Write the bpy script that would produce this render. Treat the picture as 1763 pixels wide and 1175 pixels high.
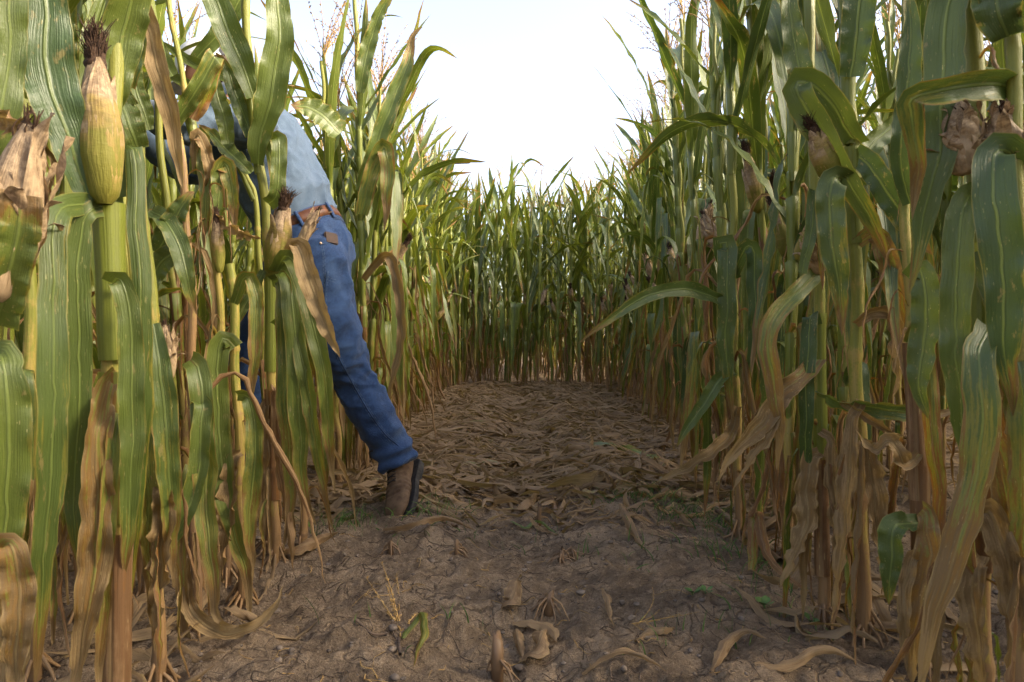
import bpy, bmesh, math, random
import numpy as np
from mathutils import Vector, Matrix
from mathutils.bvhtree import BVHTree

for o in list(bpy.data.objects):
    bpy.data.objects.remove(o)
scn = bpy.context.scene
COL = scn.collection
R = math.radians

# ------------------------------------------------------------------ camera
CAM_H = 0.65
FPX = 1175.0          # focal length in photo pixels (photo 1763 wide)
HOR = 575.0           # horizon row in the photo
cam = bpy.data.cameras.new('camera')
cam.sensor_width = 36.0
cam.lens = 36.0 * FPX / 1763.0
cam.clip_start = 0.05
cam.clip_end = 3000
cam.dof.use_dof = True
cam.dof.focus_distance = 2.5
cam.dof.aperture_fstop = 13.0
camo = bpy.data.objects.new('camera', cam)
COL.objects.link(camo)
PITCH = math.atan((587.5 - HOR) / FPX)
camo.location = (0, 0, CAM_H)
camo.rotation_euler = (R(90) - PITCH, 0, 0)
scn.camera = camo

# ------------------------------------------------------------------ sky, sun, exposure
SUN_EL, SUN_AZ = 31.0, 102.0      # azimuth measured clockwise from +Y (view direction)
w = bpy.data.worlds.new('World')
scn.world = w
w.use_nodes = True
nt = w.node_tree
bg = nt.nodes['Background']
sky = nt.nodes.new('ShaderNodeTexSky')
sky.sky_type = 'NISHITA'
sky.sun_disc = False
sky.sun_elevation = R(SUN_EL)
sky.sun_rotation = R(SUN_AZ)
sky.air_density = 1.0
sky.dust_density = 4.0
sky.ozone_density = 1.0
hsv = nt.nodes.new('ShaderNodeHueSaturation')      # thin high haze: paler sky
hsv.inputs['Saturation'].default_value = 0.80
hsv.inputs['Hue'].default_value = 0.512
nt.links.new(sky.outputs[0], hsv.inputs['Color'])
nt.links.new(hsv.outputs[0], bg.inputs[0])
bg.inputs[1].default_value = 0.15
sl = bpy.data.lights.new('sun', 'SUN')
sl.energy = 2.5
sl.angle = R(18)
sl.color = (1.0, 0.85, 0.62)
so = bpy.data.objects.new('sun', sl)
COL.objects.link(so)
sd = Vector((math.sin(R(SUN_AZ)) * math.cos(R(SUN_EL)), math.cos(R(SUN_AZ)) * math.cos(R(SUN_EL)), math.sin(R(SUN_EL))))
so.rotation_euler = sd.to_track_quat('Z', 'Y').to_euler()
so.location = sd * 20
scn.view_settings.view_transform = 'Standard'
scn.view_settings.look = 'None'
scn.view_settings.gamma = 1.0
scn.view_settings.use_curve_mapping = False
scn.view_settings.exposure = 2.05
scn.cycles.max_bounces = 9
scn.cycles.diffuse_bounces = 6
scn.cycles.glossy_bounces = 2
scn.cycles.transmission_bounces = 4
scn.cycles.transparent_max_bounces = 4
scn.cycles.use_denoising = True

# ------------------------------------------------------------------ helpers
rng = np.random.default_rng(7)
random.seed(7)
_tab = np.random.default_rng(3).random((64, 64, 64))


def vnoise(p):
    p = np.asarray(p, float)
    i = np.floor(p).astype(int)
    f = p - i
    f = f * f * (3 - 2 * f)
    out = 0
    for dx in (0, 1):
        for dy in (0, 1):
            for dz in (0, 1):
                wgt = (f[..., 0] if dx else 1 - f[..., 0]) * (f[..., 1] if dy else 1 - f[..., 1]) * (f[..., 2] if dz else 1 - f[..., 2])
                out = out + wgt * _tab[(i[..., 0] + dx) & 63, (i[..., 1] + dy) & 63, (i[..., 2] + dz) & 63]
    return out * 2 - 1


def fbm(p, o=4):
    a, s, t = 1.0, 0.0, 0.0
    p = np.asarray(p, float)
    for k in range(o):
        s = s + a * vnoise(p + k * 17.3)
        t += a
        a *= 0.5
        p = p * 2.03
    return s / t


def at(px, py, Y):
    """world point that lies at photo pixel (px, py) at depth Y in front of the camera (level approximation with pitch)"""
    x = (px - 881.5) / FPX
    z = (587.5 - py) / FPX
    d = Vector((x, math.cos(PITCH) + z * math.sin(PITCH), z * math.cos(PITCH) - math.sin(PITCH)))
    d *= Y / d.y
    return Vector((d.x, d.y, d.z + CAM_H))


def ground_z(x, y):
    x = np.asarray(x, float)
    y = np.asarray(y, float)
    p = np.stack([x, y, np.zeros_like(x)], -1)
    near = np.clip((9.0 - np.abs(y - 4)) / 3, 0, 1)
    z = -0.022 * np.cos((x - 0.07) / 0.78 * 2 * np.pi) * np.clip(1.3 - np.abs(x - .07), 0, 1)
    z = z + 0.03 * fbm(p * 1.7, 3) + near * (0.034 * fbm(p * 5 + 5, 4) + 0.022 * fbm(p * 17 + 9, 4) + 0.010 * np.abs(vnoise(p * 38 + 3)) + 0.0045 * vnoise(p * 75 + 11) - 0.012 * np.abs(vnoise(p * 11 + 31)) ** 2)
    return z


def gz(x, y):
    return float(ground_z(np.array([x]), np.array([y]))[0])


def mk_mesh(name, V, F, lp=None, rnd=None, mats=(), mat_idx=None, smooth=True):
    me = bpy.data.meshes.new(name)
    V = np.asarray(V, np.float32).reshape(-1, 3)
    if isinstance(F, np.ndarray) and F.ndim == 2:
        nf, k = F.shape
        me.vertices.add(len(V))
        me.vertices.foreach_set('co', V.ravel())
        me.loops.add(nf * k)
        me.loops.foreach_set('vertex_index', F.astype(np.int32).ravel())
        me.polygons.add(nf)
        me.polygons.foreach_set('loop_start', np.arange(0, nf * k, k, dtype=np.int32))
        me.update(calc_edges=True)
    else:
        me.from_pydata(V.tolist(), [], [list(map(int, f)) for f in F])
    if lp is not None:
        a = me.attributes.new('lp', 'FLOAT_VECTOR', 'POINT')
        a.data.foreach_set('vector', np.asarray(lp, np.float32).ravel())
    if rnd is not None:
        a = me.attributes.new('rnd', 'FLOAT', 'POINT')
        a.data.foreach_set('value', np.asarray(rnd, np.float32).ravel())
    for m in mats:
        me.materials.append(m)
    if mat_idx is not None:
        me.polygons.foreach_set('material_index', np.asarray(mat_idx, np.int32))
    if smooth:
        me.polygons.foreach_set('use_smooth', np.ones(len(me.polygons), bool))
    me.update()
    return me


def link(name, me, parent=None, loc=None, rot=None, scale=None):
    o = bpy.data.objects.new(name, me)
    COL.objects.link(o)
    if parent is not None:
        o.parent = parent
    if loc is not None:
        o.location = loc
    if rot is not None:
        o.rotation_euler = rot
    if scale is not None:
        o.scale = scale if hasattr(scale, '__len__') else (scale,) * 3
    return o


def tag(o, label, cat, group=None, kind=None):
    if label:
        o['label'] = label
    if cat:
        o['category'] = cat
    if group:
        o['group'] = group
    if kind:
        o['kind'] = kind
    return o


def grid_faces(nr, nc, closed=False, base=0):
    """quads for nr rings of nc verts"""
    i = np.arange(nr - 1)[:, None]
    j = np.arange(nc if closed else nc - 1)[None, :]
    jn = (j + 1) % nc
    q = np.stack([i * nc + j, i * nc + jn, (i + 1) * nc + jn, (i + 1) * nc + j], -1)
    return q.reshape(-1, 4) + base


def nrm(a):
    return a / np.maximum(np.linalg.norm(a, axis=-1, keepdims=True), 1e-9)


def catmull(P, n):
    P = np.asarray(P, float)
    Q = np.vstack([2 * P[0] - P[1], P, 2 * P[-1] - P[-2]])
    seg = np.linalg.norm(np.diff(P[:, :3], axis=0), axis=1)
    cum = np.concatenate([[0], np.cumsum(seg)])
    t = np.linspace(0, cum[-1], n)
    out = []
    for x in t:
        k = min(np.searchsorted(cum, x, 'right') - 1, len(P) - 2)
        u = (x - cum[k]) / max(seg[k], 1e-9)
        p0, p1, p2, p3 = Q[k], Q[k + 1], Q[k + 2], Q[k + 3]
        out.append(0.5 * ((2 * p1) + (-p0 + p2) * u + (2 * p0 - 5 * p1 + 4 * p2 - p3) * u * u + (-p0 + 3 * p1 - 3 * p2 + p3) * u ** 3))
    return np.array(out)


class Acc:
    def __init__(s):
        s.V, s.F, s.L, s.Rn, s.M, s.n = [], [], [], [], [], 0

    def add(s, V, F, L=None, r=0.0, m=0):
        V = np.asarray(V, float)
        s.V.append(V)
        s.F.append(np.asarray(F) + s.n)
        s.L.append(np.zeros_like(V) if L is None else np.asarray(L, float))
        s.Rn.append(np.full(len(V), r))
        s.M.append(np.full(len(F), m))
        s.n += len(V)

    def mesh(s, name, mats, smooth=True):
        return mk_mesh(name, np.vstack(s.V), np.vstack(s.F), np.vstack(s.L), np.concatenate(s.Rn), mats, np.concatenate(s.M), smooth)


# ------------------------------------------------------------------ materials
def new_mat(name):
    m = bpy.data.materials.new(name)
    m.use_nodes = True
    t = m.node_tree
    b = t.nodes['Principled BSDF']
    return m, t, b


class NB:
    """small node builder"""
    def __init__(s, t):
        s.t = t

    def n(s, kind, **kw):
        nd = s.t.nodes.new(kind)
        for k, v in kw.items():
            setattr(nd, k, v)
        return nd

    def set(s, sock, v):
        if isinstance(v, bpy.types.NodeSocket):
            s.t.links.new(v, sock)
        else:
            sock.default_value = v

    def math(s, op, a, b=0.0, c=0.0, clamp=False):
        nd = s.n('ShaderNodeMath', operation=op, use_clamp=clamp)
        s.set(nd.inputs[0], a)
        s.set(nd.inputs[1], b)
        s.set(nd.inputs[2], c)
        return nd.outputs[0]

    def mix(s, f, a, b, blend='MIX'):
        nd = s.n('ShaderNodeMix', data_type='RGBA', blend_type=blend)
        s.set(nd.inputs[0], f)
        s.set(nd.inputs[6], a)
        s.set(nd.inputs[7], b)
        return nd.outputs[2]

    def step(s, x, lo, hi):
        nd = s.n('ShaderNodeMapRange', interpolation_type='SMOOTHSTEP')
        s.set(nd.inputs[0], x)
        nd.inputs[1].default_value = lo
        nd.inputs[2].default_value = hi
        return nd.outputs[0]

    def ramp(s, x, stops):
        nd = s.n('ShaderNodeValToRGB')
        e = nd.color_ramp.elements
        while len(e) < len(stops):
            e.new(0.5)
        for k, (p, c) in enumerate(stops):
            e[k].position = p
            e[k].color = (*c, 1)
        s.set(nd.inputs[0], x)
        return nd.outputs[0]

    def noise(s, vec, scale, detail=3.0, rough=0.55):
        nd = s.n('ShaderNodeTexNoise')
        s.set(nd.inputs['Vector'], vec)
        nd.inputs['Scale'].default_value = scale
        nd.inputs['Detail'].default_value = detail
        nd.inputs['Roughness'].default_value = rough
        return nd.outputs[0]

    def comb(s, x, y, z):
        nd = s.n('ShaderNodeCombineXYZ')
        for k, v in enumerate((x, y, z)):
            s.set(nd.inputs[k], v)
        return nd.outputs[0]

    def attr(s, name):
        return s.n('ShaderNodeAttribute', attribute_name=name)

    def bump(s, h, strength, dist):
        nd = s.n('ShaderNodeBump')
        s.set(nd.inputs['Height'], h)
        nd.inputs['Strength'].default_value = strength
        nd.inputs['Distance'].default_value = dist
        return nd.outputs[0]


def rnd_uvw(b):
    lp = b.attr('lp')
    sx = b.n('ShaderNodeSeparateXYZ')
    b.t.links.new(lp.outputs['Vector'], sx.inputs[0])
    oi = b.n('ShaderNodeObjectInfo')
    r = b.math('FRACT', b.math('ADD', b.attr('rnd').outputs['Fac'], oi.outputs['Random']))
    return sx.outputs[0], sx.outputs[1], sx.outputs[2], r, oi


def leaf_material():
    m, t, bs = new_mat('maize_leaf')
    b = NB(t)
    u, v, age, r, oi = rnd_uvw(b)
    hue = b.n('ShaderNodeSeparateColor')
    t.links.new(oi.outputs['Color'], hue.inputs[0])
    side_hue = hue.outputs[0]
    off = b.math('MULTIPLY', r, 91.0)
    edge = b.math('ABSOLUTE', b.math('SUBTRACT', b.math('MULTIPLY', u, 2.0), 1.0))
    vec_long = b.comb(b.math('MULTIPLY', u, 7.0), b.math('MULTIPLY', v, 6.0), off)
    n_long = b.noise(vec_long, 1.0, 4.0, 0.6)
    vec_vein = b.comb(b.math('MULTIPLY', u, 34.0), b.math('MULTIPLY', v, 2.0), off)
    n_vein = b.noise(vec_vein, 1.0, 2.0, 0.6)
    vec_iso = b.comb(b.math('MULTIPLY', u, 9.0), b.math('MULTIPLY', v, 80.0), off)
    n_iso = b.noise(vec_iso, 1.0, 3.0, 0.6)
    # how far the tissue has dried
    f = b.math('ADD', age, b.math('MULTIPLY', b.math('SUBTRACT', n_long, 0.5), 0.95))
    f = b.math('ADD', f, b.math('MULTIPLY', b.math('POWER', edge, 6.0), 0.26))
    f = b.math('ADD', f, b.math('MULTIPLY', b.step(v, 0.70, 1.0), 0.42))
    f = b.math('ADD', f, b.math('MULTIPLY', b.math('SUBTRACT', n_iso, 0.5), 0.16))
    f = b.math('ADD', f, b.math('MULTIPLY', b.math('SUBTRACT', r, 0.5), 0.14), clamp=True)
    gmix = b.math('ADD', b.math('MULTIPLY', side_hue, 0.75), b.math('MULTIPLY', b.math('SUBTRACT', r, 0.5), 0.7), clamp=True)
    green = b.mix(gmix, (0.075, 0.088, 0.010, 1), (0.022, 0.045, 0.014, 1))
    dark = b.mix(gmix, (0.115, 0.122, 0.016, 1), (0.042, 0.066, 0.017, 1))
    green = b.mix(b.math('MULTIPLY', n_vein, 0.45), green, dark)
    yel = b.mix(n_vein, (0.20, 0.15, 0.018, 1), (0.14, 0.115, 0.018, 1))
    orange = b.mix(n_vein, (0.22, 0.10, 0.018, 1), (0.14, 0.06, 0.014, 1))
    brown = b.mix(n_vein, (0.205, 0.112, 0.048, 1), (0.10, 0.050, 0.022, 1))
    tan = b.mix(n_vein, (0.33, 0.215, 0.115, 1), (0.19, 0.115, 0.060, 1))
    c = b.mix(b.step(f, 0.36, 0.52), green, yel)
    c = b.mix(b.step(f, 0.54, 0.64), c, orange)
    c = b.mix(b.step(f, 0.64, 0.76), c, brown)
    c = b.mix(b.step(f, 0.80, 1.0), c, tan)
    # pale midrib
    mid = b.math('SUBTRACT', 1.0, b.step(edge, 0.035, 0.10))
    rib = b.mix(b.step(f, 0.5, 0.7), (0.20, 0.22, 0.06, 1), (0.26, 0.18, 0.085, 1))
    c = b.mix(b.math('MULTIPLY', mid, 0.5), c, rib)
    # pale margin line on some leaves
    c = b.mix(b.math('MULTIPLY', b.step(edge, 0.93, 0.99), 0.55), c, (0.27, 0.19, 0.055, 1))
    # small tan lesions running along the veins
    vo = b.n('ShaderNodeTexVoronoi')
    vo.inputs['Scale'].default_value = 1.0
    t.links.new(b.comb(b.math('MULTIPLY', u, 19.0), b.math('MULTIPLY', v, 34.0), off), vo.inputs['Vector'])
    cs = b.n('ShaderNodeSeparateColor')
    t.links.new(vo.outputs['Color'], cs.inputs[0])
    les = b.math('MULTIPLY', b.math('SUBTRACT', 1.0, b.step(b.math('ADD', vo.outputs['Distance'], b.math('MULTIPLY', b.math('SUBTRACT', n_iso, 0.5), 0.7)), 0.10, 0.26)), b.step(cs.outputs[0], 0.62, 0.72))
    les = b.math('MULTIPLY', les, b.step(n_long, 0.44, 0.58))
    c = b.mix(b.math('MULTIPLY', les, 0.75), c, (0.42, 0.33, 0.17, 1))
    n_pat = b.noise(b.comb(b.math('MULTIPLY', u, 3.2), b.math('MULTIPLY', v, 11.0), b.math('ADD', off, 40.0)), 1.0, 5.0, 0.7)
    c = b.mix(b.math('MULTIPLY', b.step(n_pat, 0.60, 0.67), 0.75), c, b.mix(n_vein, (0.30, 0.20, 0.09, 1), (0.17, 0.11, 0.045, 1)))
    # sheath and collar are paler
    c = b.mix(b.math('MULTIPLY', b.math('SUBTRACT', 1.0, b.step(v, -0.02, 0.03)), b.math('SUBTRACT', 1.0, b.step(f, 0.5, 0.65))), c,
              b.mix(n_vein, (0.125, 0.135, 0.018, 1), (0.18, 0.175, 0.035, 1)))
    # underside duller and paler
    geo = b.n('ShaderNodeNewGeometry')
    c = b.mix(b.math('MULTIPLY', geo.outputs['Backfacing'], 0.22), c, (0.12, 0.145, 0.06, 1))
    c = b.mix(hue.outputs[1], c, b.mix(n_vein, (0.085, 0.062, 0.038, 1), (0.32, 0.25, 0.155, 1)))
    c = b.mix(1.0, c, b.mix(b.step(f, 0.50, 0.66), (1.28, 1.40, 1.18, 1), (1.26, 1.19, 1.04, 1)), 'MULTIPLY')
    n_fine = b.noise(b.comb(b.math('MULTIPLY', u, 95.0), b.math('MULTIPLY', v, 9.0), off), 1.0, 2.0, 0.6)
    n_spk = b.noise(b.comb(b.math('MULTIPLY', u, 30.0), b.math('MULTIPLY', v, 260.0), off), 1.0, 3.0, 0.7)
    c = b.mix(b.math('MULTIPLY', b.step(n_fine, 0.35, 0.65), 0.15), c, b.mix(1.0, c, (0.55, 0.60, 0.50, 1), 'MULTIPLY'))
    c = b.mix(b.math('MULTIPLY', b.step(n_spk, 0.58, 0.72), 0.35), c, b.mix(1.0, c, (0.5, 0.45, 0.4, 1), 'MULTIPLY'))
    t.links.new(c, bs.inputs['Base Color'])
    rough = b.math('ADD', 0.32, b.math('MULTIPLY', b.step(f, 0.4, 0.8), 0.32))
    rough = b.math('ADD', rough, b.math('MULTIPLY', n_iso, 0.14))
    t.links.new(rough, bs.inputs['Roughness'])
    bs.inputs['Specular IOR Level'].default_value = 0.5
    hgt = b.math('ADD', b.math('MULTIPLY', n_vein, 0.7), b.math('MULTIPLY', n_iso, 0.35))
    hgt = b.math('ADD', hgt, b.math('MULTIPLY', n_long, 0.8))
    hgt = b.math('SUBTRACT', hgt, b.math('MULTIPLY', mid, 0.9))
    nb = b.bump(hgt, 0.5, 0.0035)
    t.links.new(nb, bs.inputs['Normal'])
    tr = b.n('ShaderNodeBsdfTranslucent')
    t.links.new(b.mix(0.55, c, b.mix(1.0, c, (1.7, 1.55, 0.55, 1), 'MULTIPLY')), tr.inputs['Color'])
    t.links.new(nb, tr.inputs['Normal'])
    ms = b.n('ShaderNodeMixShader')
    b.set(ms.inputs[0], 0.30)
    t.links.new(bs.outputs[0], ms.inputs[1])
    t.links.new(tr.outputs[0], ms.inputs[2])
    t.links.new(ms.outputs[0], t.nodes['Material Output'].inputs['Surface'])
    return m


def stalk_material():
    m, t, bs = new_mat('maize_stalk')
    b = NB(t)
    u, v, age, r, oi = rnd_uvw(b)
    off = b.math('MULTIPLY', r, 77.0)
    n1 = b.noise(b.comb(b.math('MULTIPLY', u, 16.0), b.math('MULTIPLY', v, 2.5), off), 1.0, 3.0)
    n2 = b.noise(b.comb(b.math('MULTIPLY', u, 5.0), b.math('MULTIPLY', v, 9.0), off), 1.0, 4.0, 0.65)
    n3 = b.noise(b.comb(b.math('MULTIPLY', u, 14.0), b.math('MULTIPLY', v, 150.0), off), 1.0, 3.0, 0.65)
    f = b.math('ADD', age, b.math('MULTIPLY', b.math('SUBTRACT', n2, 0.5), 0.7), clamp=True)
    f = b.math('ADD', f, b.math('MULTIPLY', b.math('SUBTRACT', n3, 0.55), 0.25), clamp=True)
    g = b.mix(n1, (0.085, 0.098, 0.011, 1), (0.17, 0.165, 0.028, 1))
    y = b.mix(n1, (0.19, 0.145, 0.026, 1), (0.25, 0.19, 0.055, 1))
    br = b.mix(n1, (0.22, 0.138, 0.060, 1), (0.115, 0.062, 0.027, 1))
    dk = b.mix(n1, (0.085, 0.05, 0.026, 1), (0.13, 0.08, 0.042, 1))
    c = b.mix(b.step(f, 0.36, 0.52), g, y)
    c = b.mix(b.step(f, 0.55, 0.72), c, br)
    c = b.mix(b.step(f, 0.82, 1.0), c, dk)
    c = b.mix(1.0, c, (1.45, 1.4, 1.35, 1), 'MULTIPLY')
    t.links.new(c, bs.inputs['Base Color'])
    bs.inputs['Roughness'].default_value = 0.52
    bs.inputs['Specular IOR Level'].default_value = 0.35
    t.links.new(b.bump(b.math('ADD', n1, b.math('MULTIPLY', n3, 0.5)), 0.6, 0.003), bs.inputs['Normal'])
    return m


def husk_material():
    m, t, bs = new_mat('ear_husk')
    b = NB(t)
    u, v, age, r, oi = rnd_uvw(b)
    off = b.math('MULTIPLY', r, 55.0)
    n1 = b.noise(b.comb(b.math('MULTIPLY', u, 60.0), b.math('MULTIPLY', v, 2.2), off), 1.0, 3.0, 0.6)
    n2 = b.noise(b.comb(b.math('MULTIPLY', u, 6.0), b.math('MULTIPLY', v, 4.0), off), 1.0, 4.0, 0.65)
    n3 = b.noise(b.comb(b.math('MULTIPLY', u, 22.0), b.math('MULTIPLY', v, 22.0), off), 1.0, 4.0, 0.7)
    f = b.math('ADD', age, b.math('MULTIPLY', b.math('SUBTRACT', n2, 0.5), 0.8), clamp=True)
    g = b.mix(n1, (0.13, 0.125, 0.014, 1), (0.21, 0.185, 0.032, 1))
    y = b.mix(n1, (0.25, 0.165, 0.036, 1), (0.31, 0.225, 0.07, 1))
    tn = b.mix(n1, (0.33, 0.215, 0.11, 1), (0.52, 0.385, 0.24, 1))
    c = b.mix(b.step(f, 0.34, 0.52), g, y)
    c = b.mix(b.step(f, 0.5, 0.68), c, tn)
    st = b.math('MULTIPLY', b.step(b.math('ADD', n3, b.math('MULTIPLY', n2, 0.5)), 0.62, 0.86), b.step(v, 0.32, 0.85))
    c = b.mix(b.math('MULTIPLY', st, 0.6), c, (0.085, 0.045, 0.022, 1))
    c = b.mix(1.0, c, (1.08, 1.08, 1.08, 1), 'MULTIPLY')
    t.links.new(c, bs.inputs['Base Color'])
    bs.inputs['Roughness'].default_value = 0.6
    bs.inputs['Specular IOR Level'].default_value = 0.3
    nb = b.bump(b.math('ADD', n1, b.math('MULTIPLY', n3, 0.4)), 0.6, 0.004)
    t.links.new(nb, bs.inputs['Normal'])
    tr = b.n('ShaderNodeBsdfTranslucent')
    t.links.new(c, tr.inputs['Color'])
    ms = b.n('ShaderNodeMixShader')
    b.set(ms.inputs[0], 0.12)
    t.links.new(bs.outputs[0], ms.inputs[1])
    t.links.new(tr.outputs[0], ms.inputs[2])
    t.links.new(ms.outputs[0], t.nodes['Material Output'].inputs['Surface'])
    return m


def plain_material(name, c1, c2, scale=30.0, rough=0.7, bump=0.3, bdist=0.002, stretch=(1, 1, 1), spec=0.3, detail=4):
    m, t, bs = new_mat(name)
    b = NB(t)
    tc = b.n('ShaderNodeTexCoord')
    mp = b.n('ShaderNodeMapping')
    mp.inputs['Scale'].default_value = stretch
    t.links.new(tc.outputs['Object'], mp.inputs[0])
    n = b.noise(mp.outputs[0], scale, detail, 0.6)
    t.links.new(b.mix(b.step(n, 0.3, 0.7), (*c1, 1), (*c2, 1)), bs.inputs['Base Color'])
    bs.inputs['Roughness'].default_value = rough
    bs.inputs['Specular IOR Level'].default_value = spec
    t.links.new(b.bump(n, bump, bdist), bs.inputs['Normal'])
    return m


def ground_material():
    m, t, bs = new_mat('dry_soil')
    b = NB(t)
    tc = b.n('ShaderNodeTexCoord').outputs['Object']
    n0 = b.noise(tc, 1.3, 3.0)
    n1 = b.noise(tc, 6.0, 6.0, 0.62)
    n2 = b.noise(tc, 34.0, 6.0, 0.68)
    n3 = b.noise(tc, 160.0, 4.0, 0.7)
    n4 = b.noise(tc, 420.0, 3.0, 0.75)
    ns = b.n('ShaderNodeTexNoise')
    ns.inputs['Scale'].default_value = 5.0
    ns.inputs['Detail'].default_value = 3.0
    t.links.new(tc, ns.inputs['Vector'])
    wv = b.n('ShaderNodeVectorMath', operation='MULTIPLY_ADD')
    t.links.new(ns.outputs['Color'], wv.inputs[0])
    wv.inputs[1].default_value = (0.22, 0.22, 0.22)
    t.links.new(tc, wv.inputs[2])
    ve = b.n('ShaderNodeTexVoronoi', feature='DISTANCE_TO_EDGE')
    ve.inputs['Scale'].default_value = 8.5
    t.links.new(wv.outputs[0], ve.inputs['Vector'])
    crack = b.math('MULTIPLY', b.math('SUBTRACT', 1.0, b.step(ve.outputs['Distance'], 0.004, 0.035)), b.step(n1, 0.42, 0.58))
    c = b.mix(b.step(n1, 0.33, 0.68), (0.055, 0.038, 0.027, 1), (0.125, 0.090, 0.065, 1))
    c = b.mix(b.math('MULTIPLY', b.step(n2, 0.48, 0.75), 0.6), c, (0.175, 0.130, 0.097, 1))
    c = b.mix(b.math('MULTIPLY', b.math('SUBTRACT', 1.0, b.step(n2, 0.3, 0.46)), 0.55), c, (0.030, 0.020, 0.014, 1))
    c = b.mix(b.math('MULTIPLY', b.step(n0, 0.5, 0.65), 0.3), c, (0.155, 0.115, 0.085, 1))
    c = b.mix(b.math('MULTIPLY', b.step(n3, 0.62, 0.75), 0.35), c, (0.24, 0.185, 0.135, 1))
    c = b.mix(b.math('MULTIPLY', b.step(n3, 0.30, 0.46), 1.0), b.mix(1.0, c, (0.45, 0.42, 0.40, 1), 'MULTIPLY'), c)
    c = b.mix(b.math('MULTIPLY', b.step(n4, 0.40, 0.62), 0.6), b.mix(1.0, c, (0.6, 0.58, 0.56, 1), 'MULTIPLY'), c)
    c = b.mix(b.math('MULTIPLY', crack, 0.65), c, (0.018, 0.012, 0.009, 1))
    c = b.mix(1.0, c, (4.4, 4.45, 4.0, 1), 'MULTIPLY')
    t.links.new(c, bs.inputs['Base Color'])
    bs.inputs['Roughness'].default_value = 0.92
    bs.inputs['Specular IOR Level'].default_value = 0.15
    vo = b.n('ShaderNodeTexVoronoi', feature='F1')
    vo.inputs['Scale'].default_value = 55.0
    t.links.new(tc, vo.inputs['Vector'])
    h = b.math('ADD', b.math('MULTIPLY', n1, 1.2), b.math('MULTIPLY', n2, 0.9))
    h = b.math('ADD', h, b.math('MULTIPLY', n3, 0.55))
    h = b.math('ADD', h, b.math('MULTIPLY', n4, 0.16))
    h = b.math('SUBTRACT', h, b.math('MULTIPLY', vo.outputs['Distance'], 0.25))
    h = b.math('SUBTRACT', h, b.math('MULTIPLY', crack, 0.35))
    t.links.new(b.bump(h, 1.0, 0.040), bs.inputs['Normal'])
    return m


def cloth_material(name, c1, c2, worn, weave, rough=0.85, bd=0.0012):
    m, t, bs = new_mat(name)
    b = NB(t)
    tc = b.n('ShaderNodeTexCoord').outputs['Object']
    n1 = b.noise(tc, 9.0, 5.0, 0.6)
    n2 = b.noise(tc, 70.0, 4.0, 0.7)
    wv = b.n('ShaderNodeTexWave', wave_type='BANDS', bands_direction='DIAGONAL')
    wv.inputs['Scale'].default_value = weave
    wv.inputs['Distortion'].default_value = 2.0
    wv.inputs['Detail'].default_value = 2.0
    t.links.new(tc, wv.inputs['Vector'])
    c = b.mix(b.step(n2, 0.3, 0.7), (*c1, 1), (*c2, 1))
    c = b.mix(b.math('MULTIPLY', b.step(n1, 0.45, 0.75), 0.55), c, (*worn, 1))
    c = b.mix(b.math('MULTIPLY', wv.outputs['Fac'], 0.16), c, (*worn, 1))
    t.links.new(c, bs.inputs['Base Color'])
    bs.inputs['Roughness'].default_value = rough
    bs.inputs['Specular IOR Level'].default_value = 0.2
    try:
        bs.inputs['Sheen Weight'].default_value = 0.15
        bs.inputs['Sheen Roughness'].default_value = 0.5
    except KeyError:
        pass
    h = b.math('ADD', b.math('MULTIPLY', wv.outputs['Fac'], 0.35), b.math('MULTIPLY', n2, 0.8))
    t.links.new(b.bump(h, 0.5, bd), bs.inputs['Normal'])
    return m


M_LEAF = leaf_material()
M_STALK = stalk_material()
M_HUSK = husk_material()
M_SILK = plain_material('dry_silk', (0.022, 0.010, 0.005), (0.075, 0.038, 0.018), 90, 0.8, 0.4)
M_TASSEL = plain_material('dry_tassel', (0.30, 0.165, 0.045), (0.42, 0.27, 0.10), 40, 0.7)
M_SOIL = ground_material()
M_CLOD = plain_material('soil_clod', (0.085, 0.063, 0.046), (0.19, 0.145, 0.108), 60, 0.95, 0.8, 0.004)
M_TWIG = plain_material('dark_twig', (0.045, 0.03, 0.02), (0.15, 0.10, 0.065), 50, 0.85, 0.4)
M_GRASS = plain_material('green_weed', (0.05, 0.10, 0.02), (0.12, 0.19, 0.04), 25, 0.6)
M_SHIRT = cloth_material('chambray_shirt', (0.054, 0.084, 0.130), (0.072, 0.106, 0.156), (0.105, 0.140, 0.188), 900)
M_DENIM = cloth_material('blue_denim', (0.010, 0.026, 0.078), (0.021, 0.050, 0.128), (0.050, 0.092, 0.185), 700, 0.9, 0.002)
M_STITCH = plain_material('pale_stitching', (0.07, 0.105, 0.16), (0.10, 0.14, 0.20), 400, 0.9)
M_BELT = plain_material('brown_leather_belt', (0.075, 0.028, 0.012), (0.13, 0.05, 0.02), 40, 0.45, 0.3)
M_WALLET = plain_material('dark_leather_wallet', (0.035, 0.016, 0.01), (0.07, 0.032, 0.018), 60, 0.5, 0.3)
M_BOOT = plain_material('worn_suede_boot', (0.06, 0.034, 0.018), (0.13, 0.082, 0.047), 26, 0.9, 0.6, 0.003)
M_SOLE = plain_material('black_rubber_sole', (0.012, 0.011, 0.010), (0.035, 0.030, 0.026), 60, 0.8)
M_SKIN = plain_material('skin', (0.46, 0.22, 0.14), (0.55, 0.29, 0.19), 30, 0.5, 0.2)
M_HAIR = plain_material('dark_hair', (0.03, 0.018, 0.011), (0.07, 0.042, 0.025), 120, 0.7, 0.6, 0.003, (1, 1, 6))
M_CAP = plain_material('white_cap_cloth', (0.70, 0.70, 0.72), (0.80, 0.80, 0.82), 200, 0.9)
M_DARK = plain_material('dark_mesh_cloth', (0.03, 0.03, 0.035), (0.06, 0.06, 0.07), 200, 0.9)
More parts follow.
